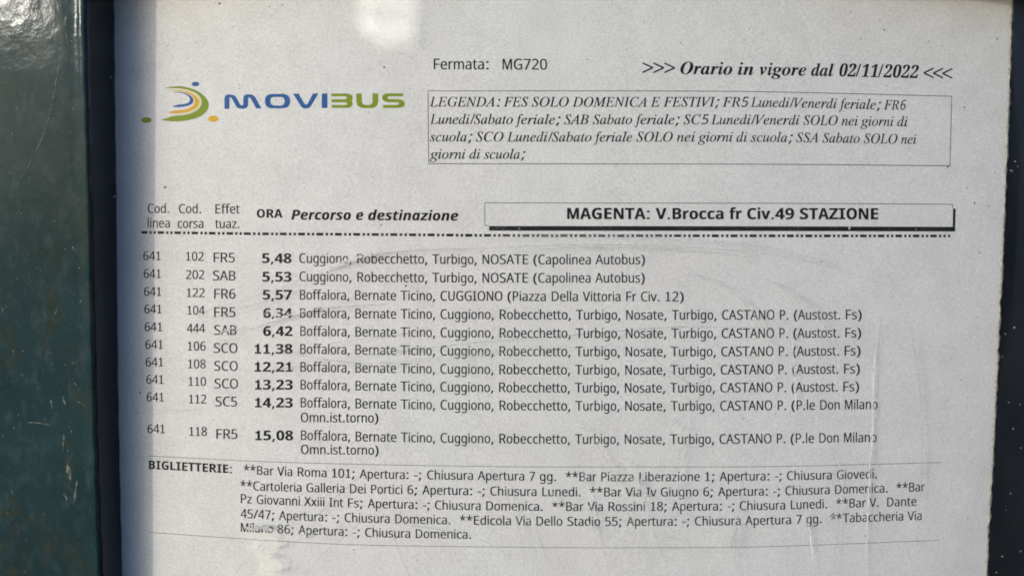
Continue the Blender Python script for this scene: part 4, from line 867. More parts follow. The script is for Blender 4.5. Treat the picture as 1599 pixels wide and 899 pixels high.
 'r': [333,[[-19,0],[68,311],[83,386],[80,405],[70,415],[19,423],[22,442],[88,453],[134,462],[176,471],[185,468],[185,458],[133,267],[205,380],[263,448],[309,471],[341,457],[353,421],[349,396],[337,376],[319,363],[298,358],[268,369],[253,399],[175,297],[111,164],[61,0]]],
 's': [370,[[116,-12],[48,-1],[9,9],[-6,5],[-13,-6],[-33,-6],[-11,158],[6,157],[15,96],[36,51],[66,24],[106,15],[138,21],[164,39],[181,67],[187,102],[179,139],[155,178],[124,218],[94,260],[69,307],[59,354],[68,400],[94,438],[134,463],[183,471],[247,461],[288,450],[305,455],[311,468],[328,468],[308,319],[291,319],[274,389],[242,431],[194,445],[171,441],[152,428],[139,409],[135,388],[144,353],[172,310],[203,270],[231,230],[257,181],[267,132],[262,94],[248,59],[224,30],[194,8],[157,-7]]],
 't': [278,[[49,-12],[13,1],[1,39],[4,66],[10,92],[98,421],[29,421],[33,442],[93,465],[149,513],[202,584],[225,584],[187,453],[272,453],[264,421],[179,421],[98,116],[89,67],[94,51],[107,46],[139,64],[185,118],[200,101],[123,16]]],
 'u': [542,[[68,-12],[42,-8],[22,6],[10,28],[6,56],[11,102],[28,172],[75,340],[81,368],[83,395],[80,412],[70,422],[20,428],[23,446],[89,455],[134,463],[177,471],[190,464],[189,453],[186,440],[105,159],[93,109],[88,80],[96,56],[118,48],[149,56],[184,81],[263,171],[338,303],[389,460],[467,460],[380,137],[367,70],[372,54],[387,48],[423,67],[469,125],[483,111],[434,43],[383,2],[331,-12],[294,1],[281,40],[296,121],[327,228],[254,122],[189,47],[128,3]]],
 'ı': [264,[[50,-10],[13,4],[1,45],[6,81],[18,130],[82,357],[87,375],[89,391],[85,408],[74,419],[26,426],[30,443],[97,452],[143,460],[184,469],[195,457],[193,447],[190,436],[95,119],[87,79],[92,57],[108,50],[145,69],[194,127],[209,112],[126,21]]],
}
G['u'] = {
 '/': [372,[[10,0],[276,714],[362,714],[96,0]]],
 '0': [559,[[280,-10],[198,2],[135,36],[89,91],[57,165],[40,255],[34,359],[40,463],[57,552],[89,625],[135,679],[198,713],[281,724],[360,713],[422,679],[468,625],[500,552],[519,462],[525,358],[519,254],[500,165],[468,91],[421,36],[359,1]],[[280,55],[326,75],[353,135],[366,231],[370,358],[366,485],[353,580],[327,639],[281,659],[235,639],[207,580],[193,485],[189,358],[193,231],[207,135],[234,75]]],
 '1': [559,[[97,0],[97,53],[179,53],[201,57],[217,67],[229,118],[229,619],[161,544],[130,522],[100,515],[78,520],[59,535],[46,558],[42,589],[109,613],[196,666],[266,718],[378,718],[378,118],[388,70],[403,57],[429,53],[510,53],[510,0]]],
 '2': [559,[[35,0],[35,103],[183,254],[278,365],[324,457],[337,553],[332,602],[316,636],[291,656],[259,663],[216,652],[188,619],[172,565],[167,490],[115,496],[75,512],[48,543],[39,589],[45,624],[63,656],[94,684],[137,706],[192,719],[259,724],[358,713],[430,680],[473,627],[488,558],[476,490],[434,418],[355,327],[230,205],[130,110],[363,110],[392,114],[416,128],[434,150],[446,179],[454,210],[513,210],[508,0]]],
 '<': [572,[[521,116],[50,323],[50,373],[521,608],[521,530],[144,352],[521,194]]],
 '>': [572,[[50,116],[50,194],[427,351],[50,530],[50,608],[521,373],[521,323]]],
 'O': [712,[[266,-17],[168,-1],[93,48],[44,126],[28,229],[35,302],[56,376],[90,448],[135,516],[187,575],[246,624],[342,673],[445,689],[545,673],[622,624],[670,547],[686,447],[679,373],[659,298],[627,225],[583,157],[530,97],[469,48],[370,-1]],[[274,19],[338,37],[398,90],[451,176],[497,293],[529,416],[540,521],[533,578],[513,620],[481,646],[438,654],[400,647],[363,626],[295,551],[231,427],[188,285],[172,153],[179,95],[198,53],[231,27]]],
 'a': [500,[[79,-13],[36,-5],[2,20],[-21,59],[-28,109],[-23,163],[-8,219],[47,327],[84,373],[125,411],[188,448],[246,461],[295,444],[319,395],[335,451],[442,451],[359,161],[345,109],[340,83],[344,66],[355,60],[385,78],[424,130],[446,116],[395,44],[344,1],[293,-13],[247,3],[231,51],[234,78],[241,112],[204,57],[166,18],[125,-5]],[[138,61],[161,67],[184,83],[227,141],[262,219],[286,301],[295,369],[285,406],[256,418],[233,412],[209,392],[163,326],[123,237],[104,172],[97,120],[107,76]]],
 'd': [498,[[82,-14],[38,-5],[5,21],[-16,64],[-23,122],[-5,220],[43,319],[116,405],[180,447],[244,461],[283,455],[317,438],[354,567],[360,594],[362,613],[359,629],[348,638],[305,644],[305,671],[404,683],[510,700],[353,123],[345,90],[342,71],[354,61],[380,78],[419,132],[442,116],[366,19],[332,-6],[295,-14],[261,-7],[241,15],[234,52],[244,113],[206,57],[168,18],[128,-6]],[[143,62],[166,68],[189,86],[232,148],[267,229],[291,309],[300,371],[291,409],[264,422],[222,400],[178,344],[139,269],[110,188],[99,117],[111,77]]],
 'e': [401,[[130,-14],[71,-4],[24,28],[-6,79],[-16,146],[-10,200],[9,255],[37,309],[74,358],[116,399],[163,432],[212,454],[262,461],[307,455],[342,436],[364,407],[371,369],[355,312],[307,258],[228,214],[117,185],[111,131],[116,99],[129,74],[152,58],[182,53],[237,75],[291,142],[319,124],[266,47],[203,1]],[[125,218],[209,255],[267,316],[283,351],[288,387],[278,417],[255,428],[222,415],[187,375],[153,309]]],
 'g': [444,[[115,-207],[34,-199],[-27,-177],[-64,-142],[-76,-99],[-68,-65],[-45,-37],[49,8],[9,41],[-4,76],[1,101],[18,124],[85,170],[31,219],[17,248],[13,281],[20,327],[41,370],[75,407],[118,436],[168,455],[222,461],[297,449],[363,412],[450,412],[445,370],[389,370],[392,353],[393,335],[386,287],[364,244],[329,207],[285,179],[233,161],[176,155],[124,158],[105,141],[98,125],[108,108],[139,94],[201,75],[270,47],[321,13],[341,-18],[347,-54],[339,-96],[317,-133],[282,-164],[235,-188],[179,-202]],[[173,186],[198,193],[222,212],[261,279],[275,367],[264,413],[232,428],[206,421],[181,400],[143,330],[128,244],[139,201]],[[126,-174],[173,-168],[210,-151],[233,-127],[241,-98],[232,-70],[206,-48],[90,-6],[31,-46],[11,-92],[19,-124],[44,-151],[81,-168]]],
 'i': [289,[[196,553],[170,558],[149,572],[135,593],[130,619],[135,645],[149,666],[170,680],[196,685],[221,680],[242,666],[257,645],[262,619],[257,593],[242,572],[221,558]],[[73,-12],[43,-7],[20,8],[6,31],[1,61],[6,96],[15,130],[66,314],[76,352],[79,378],[69,399],[38,406],[29,406],[28,431],[133,445],[223,461],[133,127],[125,82],[129,68],[141,63],[171,81],[211,134],[231,120],[180,47],[127,3]]],
 'l': [258,[[59,-14],[28,-9],[4,5],[-10,28],[-15,59],[-11,92],[-3,126],[115,553],[129,617],[118,638],[87,645],[78,645],[77,670],[272,700],[118,128],[111,103],[108,80],[112,66],[124,61],[154,79],[195,132],[215,117],[139,18],[101,-6]]],
 'n': [532,[[317,-14],[280,-6],[257,19],[250,61],[261,125],[293,228],[328,330],[336,367],[331,383],[317,388],[262,362],[203,283],[145,159],[98,0],[-21,0],[63,314],[74,358],[77,378],[67,399],[36,406],[27,406],[25,431],[225,461],[173,288],[227,365],[278,419],[328,450],[381,461],[423,453],[448,428],[456,386],[448,336],[424,253],[370,85],[374,69],[387,64],[416,82],[453,134],[475,119],[396,19],[358,-6]]],
 'o': [470,[[143,-14],[80,-3],[30,30],[-4,80],[-15,146],[-9,201],[9,257],[36,310],[72,359],[113,400],[160,433],[210,454],[261,461],[330,450],[381,419],[413,368],[424,302],[418,248],[401,193],[375,140],[340,91],[298,48],[250,15],[198,-7]],[[154,20],[177,26],[199,45],[241,110],[274,196],[298,285],[306,358],[294,411],[256,429],[233,423],[210,405],[169,342],[135,256],[111,166],[103,87],[116,37]]],
 'r': [388,[[-21,0],[63,314],[74,358],[77,378],[67,399],[36,406],[27,406],[25,431],[225,461],[170,281],[215,362],[255,417],[293,449],[331,461],[372,444],[386,394],[382,365],[371,343],[352,329],[328,324],[300,331],[277,354],[268,359],[234,334],[189,260],[141,145],[98,0]]],
 'v': [423,[[71,-14],[71,38],[68,232],[57,341],[38,393],[8,408],[-2,407],[-3,433],[144,461],[158,439],[171,374],[183,175],[183,132],[238,197],[275,251],[304,317],[282,358],[266,381],[260,403],[264,427],[277,445],[295,457],[319,461],[343,456],[362,443],[374,422],[378,395],[364,330],[321,249],[248,152],[145,40],[93,-13]]],
}
T_REG = dict(zip(' abcdefghijklmnopqrstuvwxyz', (313,525,553,462,553,526,352,553,558,229,282,498,229,840,558,543,553,553,360,447,334,558,498,743,495,498,444)))
T_REG.update(zip('ABCDEFGHIJKLMNOPQRSTUVWXYZ', (600,589,601,678,561,521,667,675,373,417,588,498,771,667,708,551,708,621,557,584,656,597,902,581,576,559)))
T_REG.update({c: 546 for c in '0123456789*'})
T_REG.update({',': 303, '.': 303, '(': 383, ')': 383, ':': 354, ';': 354, '-': 363, '/': 386})
T_BLD = dict(zip(' abcdefghijklmnopqrstuvwxyz', (293,599,632,527,629,594,382,629,640,302,363,603,302,954,640,617,629,629,434,515,416,640,579,890,604,576,526)))
T_BLD.update(zip('ABCDEFGHIJKLMNOPQRSTUVWXYZ', (685,686,667,757,615,581,745,764,483,500,696,572,893,771,770,657,770,726,633,612,739,675,1028,685,670,623)))
T_BLD.update({c: 637 for c in '0123456789'})
T_BLD.update({',': 313, '.': 313, ':': 363})
R_ITA = dict(zip(' abcdefghijklmnopqrstuvwxyz', (250,500,500,444,500,444,278,500,500,278,278,444,278,722,500,500,500,500,389,389,278,500,444,667,444,444,389)))
R_ITA.update(zip('ABCDEFGHIJKLMNOPQRSTUVWXYZ', (611,611,667,722,611,611,722,722,333,444,667,556,833,667,722,611,722,611,500,556,722,611,833,611,556,556)))
R_ITA.update({c: 500 for c in '0123456789'})
R_ITA.update({':': 333, ';': 333, '/': 278, 'ì': 278})
R_BIT = dict(R_ITA)
R_BIT.update({'f': 333, 'h': 556, 'n': 556, 'O': 722, '<': 570, '>': 570})
FONTS = {'s': (T_REG, 0.727, 0), 'b': (T_BLD, 0.727, 0), 'o': (T_BLD, 0.727, 0), 't': (R_ITA, 0.66, 0), 'u': (R_BIT, 0.67, 0)}
# letters whose drawing differs from the source outlines: barred capital I, footed 1
G['s']['I'] = [373, [[55,0],[318,0],[318,68],[233,68],[233,646],[318,646],[318,714],[55,714],[55,646],[140,646],[140,68],[55,68]]]
G['s']['1'] = [546, [[105,0],[455,0],[455,70],[325,70],[325,714],[255,714],[238,660],[195,630],[110,622],[110,560],[235,560],[235,70],[105,70]]]
G['b']['I'] = [483, [[45,0],[438,0],[438,112],[320,112],[320,602],[438,602],[438,714],[45,714],[45,602],[163,602],[163,112],[45,112]]]
G['b']['1'] = [637, [[110,0],[560,0],[560,112],[410,112],[410,714],[290,714],[268,650],[215,612],[115,604],[115,500],[262,500],[262,112],[110,112]]]
def shear(gl, k):
    return [gl[0]] + [[[x + y * k, y] for x, y in c] for c in gl[1:]]
for ch in '56:;/':
    if ch in G['t']:
        G['t'][ch] = shear(G['t'][ch], 0.24 if ch in '56' else 0.16)
for ch in '012':
    G['u'][ch] = shear(G['u'][ch], 0.24)
G['u']['/'] = shear(G['u']['/'], 0.1)
G['t']['ì'] = G['t']['ı'] + [[[120,690],[200,690],[262,560],[222,548]]]

EMBOLDEN = {'s': 12, 'b': 15, 'o': 15, 't': 8, 'u': 8}       # ink spread, thousandths of an em
_tess = {}
def glyph_tris(font, ch):
    key = font + ch
    if key not in _tess:
        gl = G[font][ch]
        loops = [[Vector((x, y, 0)) for x, y in c] for c in gl[1:]]
        def inside(p, c):
            r = False
            for a, b in zip(c, c[1:] + c[:1]):
                if (a.y > p.y) != (b.y > p.y) and p.x < (b.x - a.x) * (p.y - a.y) / (b.y - a.y) + a.x:
                    r = not r
            return r
        owner = [next((j for j, o in enumerate(loops) if j != i and inside(c[0], o)), None) for i, c in enumerate(loops)]
        flat, tris = [], []
        for i, c in enumerate(loops):
            if owner[i] is None:
                grp = [c] + [h for j, h in enumerate(loops) if owner[j] == i]
                b = len(flat)
                tris += [tuple(b + k for k in t) for t in tessellate_polygon(grp)]
                flat += [p for q in grp for p in q]
        _tess[key] = (gl[0], flat, tris)
    return _tess[key]

def text_geo(geo, s, font, anchors, base, cap, slot=0, cap2=None, jitter=True):
    """set a line of lettering on the sheet. anchors: pixel x of the left ink of each listed word, plus the last ink's right end;
    base: baseline pixel points; cap: capital height in pixels"""
    adv, capem, _ = FONTS[font]
    pos, x = [], 0.0
    for ch in s:
        pos.append(x)
        x += adv.get(ch, 500)
    words, prev = [], ' '
    for i, ch in enumerate(s):
        if ch != ' ' and prev == ' ':
            words.append(i)
        prev = ch
    def bounds(i):
        ad, flat, _ = glyph_tris(font, s[i])
        k = adv.get(s[i], 500) / ad
        xs = [p.x for p in flat]
        return pos[i] + min(xs) * k, pos[i] + max(xs) * k
    last = max(i for i, c in enumerate(s) if c != ' ')
    if len(anchors) == 2:
        nom = [bounds(words[0])[0], bounds(last)[1]]
    else:
        assert len(anchors) == len(words) + 1, (s, len(words), len(anchors))
        nom = [bounds(w)[0] for w in words] + [bounds(last)[1]]
    def px(n):
        i = 0
        while i < len(nom) - 2 and n > nom[i + 1]:
            i += 1
        return anchors[i] + (n - nom[i]) * (anchors[i + 1] - anchors[i]) / (nom[i + 1] - nom[i])
    for i, ch in enumerate(s):
        if ch == ' ':
            continue
        ad, flat, tris = glyph_tris(font, ch)
        k = adv.get(ch, 500) / ad
        for d, lift in ((-EMBOLDEN[font], 0.00003), (EMBOLDEN[font], 0.000038)):      # ink spreads sideways
            V = []
            for p in flat:
                X = px(pos[i] + p.x * k + d)
                c = cap if cap2 is None else cap + (cap2 - cap) * (X - anchors[0]) / (anchors[-1] - anchors[0])
                V.append(ink(X, interp(base, X) - p.y / 714.0 * c, lift))
            geo.add(V, tris, slot)

def text(name, s, font, anchors, base, cap, parent=sheet, m=INK, cap2=None):
    q = Geo()
    text_geo(q, s, font, anchors, base, cap, 0, cap2)
    return q.make(name, m, parent)

def poly_geo(geo, loops, slot=0, lift=0.00003):
    L = [[Vector((x, -y, 0)) for x, y in c] for c in loops]
    flat = [p for c in L for p in c]
    geo.add([ink(p.x, -p.y, lift) for p in flat], tessellate_polygon(L), slot)

def smooth_loop(pts, seg=5, closed=True):
    n = len(pts)
    out = []
    for i in range(n if closed else n - 1):
        p0, p1, p2, p3 = (pts[(i + k) % n] if closed else pts[min(max(i + k, 0), n - 1)] for k in (-1, 0, 1, 2))
        for k in range(seg):
            t = k / seg
            out.append(tuple(0.5 * (2 * p1[c] + (p2[c] - p0[c]) * t + (2 * p0[c] - 5 * p1[c] + 4 * p2[c] - p3[c]) * t * t
                                    + (3 * p1[c] - p0[c] - 3 * p2[c] + p3[c]) * t**3) for c in (0, 1)))
    if not closed:
        out.append(pts[-1])
    return out

def line_geo(geo, base, x0, x1, w, slot=0, n=60):
    V, Fc = [], []
    for i in range(n + 1):
        x = x0 + (x1 - x0) * i / n
        y = interp(base, x)
        V += [ink(x, y - w / 2), ink(x, y + w / 2)]
        if i:
            k = 2 * i
            Fc.append((k - 2, k - 1, k + 1, k))
    geo.add(V, Fc, slot)

# ---- logo
def z4(*p):          # points read on a four-times enlargement
    return [(x / 4.0, y / 4.0) for x, y in p]
logo = Geo()
def crescent(outer, inner, slot, lift=0.00003):
    poly_geo(logo, [smooth_loop(outer, 6, False) + smooth_loop(inner, 6, False)], slot, lift)
crescent(z4((1035, 550), (1075, 542), (1130, 540), (1185, 551), (1235, 570), (1280, 605), (1303, 650), (1290, 695), (1240, 733), (1160, 754), (1090, 759), (1008, 751)),
         z4((1008, 748), (1050, 736), (1090, 724), (1150, 719), (1205, 703), (1245, 676), (1260, 640), (1250, 608), (1215, 578), (1150, 558), (1090, 552), (1035, 553)), 1)
crescent(z4((1055, 561), (1110, 558), (1160, 562), (1212, 580), (1247, 610), (1256, 640), (1241, 674), (1202, 699), (1150, 715), (1095, 719)),
         z4((1095, 715), (1150, 710), (1198, 695), (1234, 670), (1248, 640), (1239, 613), (1207, 586), (1158, 567), (1110, 562), (1055, 563)), 3)
crescent(z4((1065, 566), (1110, 565), (1157, 570), (1205, 589), (1236, 615), (1245, 640), (1231, 668), (1195, 692), (1150, 705), (1100, 709), (1052, 708)),
         z4((1052, 705), (1085, 693), (1140, 688), (1185, 675), (1210, 655), (1216, 635), (1208, 610), (1180, 588), (1140, 574), (1100, 570), (1065, 569)), 2)
crescent(z4((1087, 577), (1130, 577), (1170, 588), (1200, 608), (1208, 630), (1197, 650), (1165, 664), (1120, 670), (1078, 668)),
         z4((1078, 665), (1110, 655), (1150, 651), (1178, 641), (1187, 625), (1180, 607), (1160, 592), (1125, 581), (1087, 580)), 0)
for cx, cy, rx_, ry_, s_ in ((915, 751, 32, 18, 1), (1332, 743, 32, 19, 2), (1221, 526, 24, 14, 0)):
    poly_geo(logo, [[((cx + rx_ * math.cos(a * math.pi / 14)) / 4, (cy + ry_ * math.sin(a * math.pi / 14)) / 4) for a in range(28)]], s_)
logo_o = logo.make('logo', [BLUE, LIME, YELLOW, CREAM], sheet)
logo_o['label'] = 'nested green, amber and blue crescents with three dots'
def zx(x0, *p):      # points read on a ten-times enlargement
    return [(x0 + x / 10.0, 130 + y / 10.0) for x, y in p]
L = Geo()
poly_geo(L, [zx(340, (105, 402), (105, 235), (112, 205), (135, 185), (180, 177), (230, 182), (270, 200), (292, 228), (350, 335), (368, 348), (385, 348), (396, 335), (398, 230), (410, 200),
             (440, 180), (490, 174), (540, 182), (575, 205), (595, 235), (682, 396), (600, 396), (515, 240), (500, 222), (485, 222), (475, 240), (473, 340), (465, 370), (440, 392), (385, 402), (330, 396), (300, 380), (283, 355), (220, 240), (205, 224), (192, 224), (183, 240), (181, 402))])
poly_geo(L, [zx(340, (735, 280), (745, 220), (780, 185), (830, 170), (1030, 168), (1085, 185), (1120, 220), (1132, 280), (1120, 340), (1085, 378), (1030, 394), (830, 394), (780, 378), (745, 340)),
             zx(340, (820, 280), (828, 240), (850, 222), (880, 216), (985, 216), (1018, 224), (1038, 245), (1044, 280), (1038, 318), (1018, 342), (985, 350), (880, 350), (848, 340), (827, 318))])
poly_geo(L, [zx(340, (1173, 165), (1262, 164), (1350, 315), (1372, 335), (1390, 335), (1408, 315), (1485, 163), (1572, 162), (1460, 350), (1435, 383), (1400, 397), (1355, 397), (1315, 383), (1292, 350))])
poly_geo(L, [zx(490, (122, 163), (211, 162), (213, 388), (124, 390))])
L.make('logo_lettering', BLUE, logo_o)
L = Geo()
poly_geo(L, [zx(490, (272, 163), (500, 162), (560, 170), (597, 195), (607, 230), (603, 255), (588, 270), (603, 290), (606, 320), (597, 355), (570, 378), (530, 388), (278, 388), (276, 342), (490, 342), (515, 335), (522, 320), (510, 305), (485, 300), (276, 300), (274, 254),
             (485, 252), (508, 245), (515, 230), (507, 214), (485, 207), (272, 208))])
poly_geo(L, [zx(490, (662, 162), (748, 162), (750, 280), (758, 318), (785, 338), (835, 343), (880, 338), (908, 318), (917, 280), (916, 161), (1004, 161), (1004, 290), (992, 340), (955, 375), (900, 390), (770, 390), (715, 375), (676, 340), (664, 290))])
poly_geo(L, [zx(490, (1395, 160), (1397, 206), (1185, 206), (1160, 212), (1150, 228), (1160, 244), (1185, 250), (1320, 250), (1375, 262), (1410, 290), (1420, 325), (1408, 358), (1375, 380), (1320, 387), (1082, 387), (1082, 342), (1300, 342), (1325, 336), (1333, 322),
             (1325, 306), (1300, 300), (1165, 299), (1110, 288), (1075, 262), (1063, 226), (1075, 190), (1110, 168), (1165, 160))])
L.make('logo_lettering', LIME, logo_o)

# ---- heading
q = Geo()
text_geo(q, 'Fermata:', 's', (677.5, 763), [(677, 108.7)], 16.8)
text_geo(q, 'MG720', 's', (785, 854), [(785, 108.9), (854, 109.2)], 16.8)
q.make('stop_code', INK, sheet)
q = Geo()
BO = [(1003, 115.2), (1100, 116.4), (1268, 118.8), (1434, 122.4)]
text_geo(q, 'Orario in vigore dal 02/11/2022', 'u', (1062.5, 1152.5, 1186, 1266.5, 1310.7, 1434.7), BO, 20.4)
def chevrons(xs, cy, slope, right):
    for i, x in enumerate(xs):
        y = cy + slope * i
        a, b = (x, x + 16.6) if right else (x + 15.6, x)
        t = 1.3
        poly_geo(q, [[(a, y - 7.4 - t), (b, y - t * 0.9), (b, y + t * 0.9), (a, y + 7.4 + t), (a, y + 7.4 - t), (a + (b - a) * 0.80, y), (a, y - 7.4 + t)]])
chevrons((1003.2, 1020.3, 1037.3), 106, 0.15, True)
chevrons((1442.3, 1457, 1471.6), 114.2, 0.35, False)
q.make('validity_notice', INK, sheet)

# ---- legend
q = Geo()
line_geo(q, [(669, 142.2), (1000, 142.3), (1200, 143.7), (1486, 150.6)], 668, 1486.8, 1.0)
line_geo(q, [(669, 255.6), (900, 256), (1199, 256.6), (1483, 259)], 669, 1483.8, 1.1)
for (xa, ya, xb, yb) in ((668.3, 142.8, 669.3, 255), (1486.2, 151.2, 1483.3, 258.4)):
    V = [ink(xa - 0.5, ya), ink(xa + 0.5, ya), ink(xb + 0.5, yb), ink(xb - 0.5, yb)]
    q.add(V, [(3, 2, 1, 0)])
legend = q.make('legend_box', INK_LINE, sheet)
text('legend_text', 'LEGENDA: FES SOLO DOMENICA E FESTIVI; FR5 Lunedì/Venerdì feriale; FR6', 't',
     (671.2, 786, 830.5, 893.7, 1016, 1035.5, 1128, 1172.5, 1310, 1380, 1415), [(671, 166.7), (1000, 167), (1190, 167.3), (1415, 172)], 15.6, legend)
text('legend_text', 'Lunedi/Sabato feriale; SAB Sabato feriale; SC5 Lunedì/Venerdì SOLO nei giorni di', 't',
     (671.5, 804.6, 881, 926, 991, 1067.5, 1110.7, 1254.5, 1314, 1344, 1401, 1417.5), [(671, 193.7), (900, 194.2), (1190, 194.6), (1417, 197.5)], 15.6, legend)
text('legend_text', 'scuola; SCO Lunedi/Sabato feriale SOLO nei giorni di scuola; SSA Sabato SOLO nei', 't',
     (671, 743.4, 792, 927.5, 994, 1056.7, 1090, 1150, 1172.5, 1243.5, 1284.5, 1349, 1407, 1431), [(671, 221), (900, 221.4), (1180, 221.6), (1431, 225)], 15.6, legend)
text('legend_text', 'giorni di scuola;', 't', (671, 733, 755.5, 820.5), [(671, 248), (820, 248.2)], 15.6, legend)

# ---- column headings
for a, b, xa, xb, ya, yb in (('Cod.', 'linea', (230.8, 264), (230.6, 265), 332.6, 355.4), ('Cod.', 'corsa', (279.5, 314), (277.5, 317.5), 333, 356),
                             ('Effet', 'tuaz.', (336.4, 374), (336, 374), 333.4, 356.4)):
    q = Geo()
    text_geo(q, a, 's', xa, [(xa[0], ya)], 14.4)
    text_geo(q, b, 's', xb, [(xb[0], yb)], 14.4)
    q.make('column_heading', INK, sheet)
text('column_heading', 'ORA', 'b', (401.2, 441), [(401, 340)], 13.3)
text('route_heading', 'Percorso e destinazione', 'o', (455, 556, 575, 715.5), [(455, 343), (715, 344.6)], 15.6)

# ---- stop name panel with its drop shadow
q = Geo()
TOPL = [(757, 316.8), (1000, 317.2), (1200, 317.4), (1488, 319)]
line_geo(q, TOPL, 756.6, 1488.4, 1.0)
line_geo(q, [(757, 352.2), (1100, 352.4), (1488, 353.5)], 756.6, 763.2, 1.0, n=4)
for (xa, ya, xb, yb) in ((757, 317.4, 757.2, 351.6), (1487.9, 319.6, 1487.4, 325)):
    q.add([ink(xa - 0.45, ya), ink(xa + 0.45, ya), ink(xb + 0.45, yb), ink(xb - 0.45, yb)], [(3, 2, 1, 0)])
panel = q.make('stop_name_panel', INK_LINE, sheet)
q = Geo()
BT = [(757, 352.9), (1100, 353.2), (1492, 354.2)]
V, Fc = [], []
for i in range(41):
    x = 763.6 + (1491.6 - 763.6) * i / 40
    V += [ink(x, interp(BT, x)), ink(x, interp(BT, x) + 7.3)]
    if i:
        Fc.append((2 * i - 2, 2 * i - 1, 2 * i + 1, 2 * i))
q.add(V, Fc)
q.add([ink(1488.2, 325.6), ink(1492.4, 325.8), ink(1491.6, 354.05), ink(1487.6, 354.05)], [(3, 2, 1, 0)])
q.make('drop_shadow', INK_BAR, panel)
text('stop_name', 'MAGENTA: V.Brocca fr Civ.49 STAZIONE', 'b', (885.9, 1024, 1139, 1167, 1249, 1371), [(885, 342.1), (1371, 342.5)], 17.5, panel)

# ---- dashed rule
q = Geo()
DY = [(220, 362.7), (400, 364.9), (600, 366.2), (800, 367.7), (1100, 368.1), (1483, 368.4)]
starts = [883/4, 985/4, 1090/4, 1197/4, 1305/4, 1415/4, 1523/4] + [400 + v / 4 for v in (38, 148, 262, 376, 492, 606, 722, 838, 955, 1071, 1188, 1306, 1423, 1540)] \
    + [800 + v / 4 for v in (63, 181, 300, 418, 537, 655, 773, 892, 1010, 1127, 1246, 1363, 1482)] + [1199 + v / 4 for v in (5, 119, 234, 350, 463, 575, 687, 797, 906, 1014)]
def dash(x, w):
    y0, y1 = interp(DY, x), interp(DY, x + w)
    q.add([ink(x, y0 - 2.1), ink(x + w, y1 - 2.1), ink(x + w, y1 + 2.1), ink(x, y0 + 2.1)], [(3, 2, 1, 0)])
starts = [s for i, s in enumerate(starts) if i == 0 or s - starts[i - 1] > 15]
for i, s in enumerate(starts):
    per = (starts[i + 1] - s) if i + 1 < len(starts) else 27.4
    dash(s, per * 0.375)
    dash(s + per * 0.50, per * 0.135)
    dash(s + per * 0.75, per * 0.135)
dash(1480.3, 3.6)
q.make('dashed_rule', INK_BAR, sheet)

# ---- timetable rows
def fit(anch, a, b, a0, b0):
    return tuple(a + (x - a0) * (b - a) / (b0 - a0) for x in anch)
R1 = (467.5, 558, 675, 753.7, 833, 930, 1007)
R4 = (468.7, 555, 625.7, 688, 780.5, 899.5, 978, 1049, 1127.7, 1218, 1239.7, 1321, 1345.5)
R9 = (469.7, 555.3, 625.9, 688, 780.2, 898.6, 976.5, 1047.5, 1124.7, 1214.6, 1236, 1281, 1319.7, 1370.3)
S1 = 'Cuggiono, Robecchetto, Turbigo, NOSATE (Capolinea Autobus)'
S3 = 'Boffalora, Bernate Ticino, CUGGIONO (Piazza Della Vittoria Fr Civ. 12)'
S4 = 'Boffalora, Bernate Ticino, Cuggiono, Robecchetto, Turbigo, Nosate, Turbigo, CASTANO P. (Austost. Fs)'
S9 = 'Boffalora, Bernate Ticino, Cuggiono, Robecchetto, Turbigo, Nosate, Turbigo, CASTANO P. (P.le Don Milano'
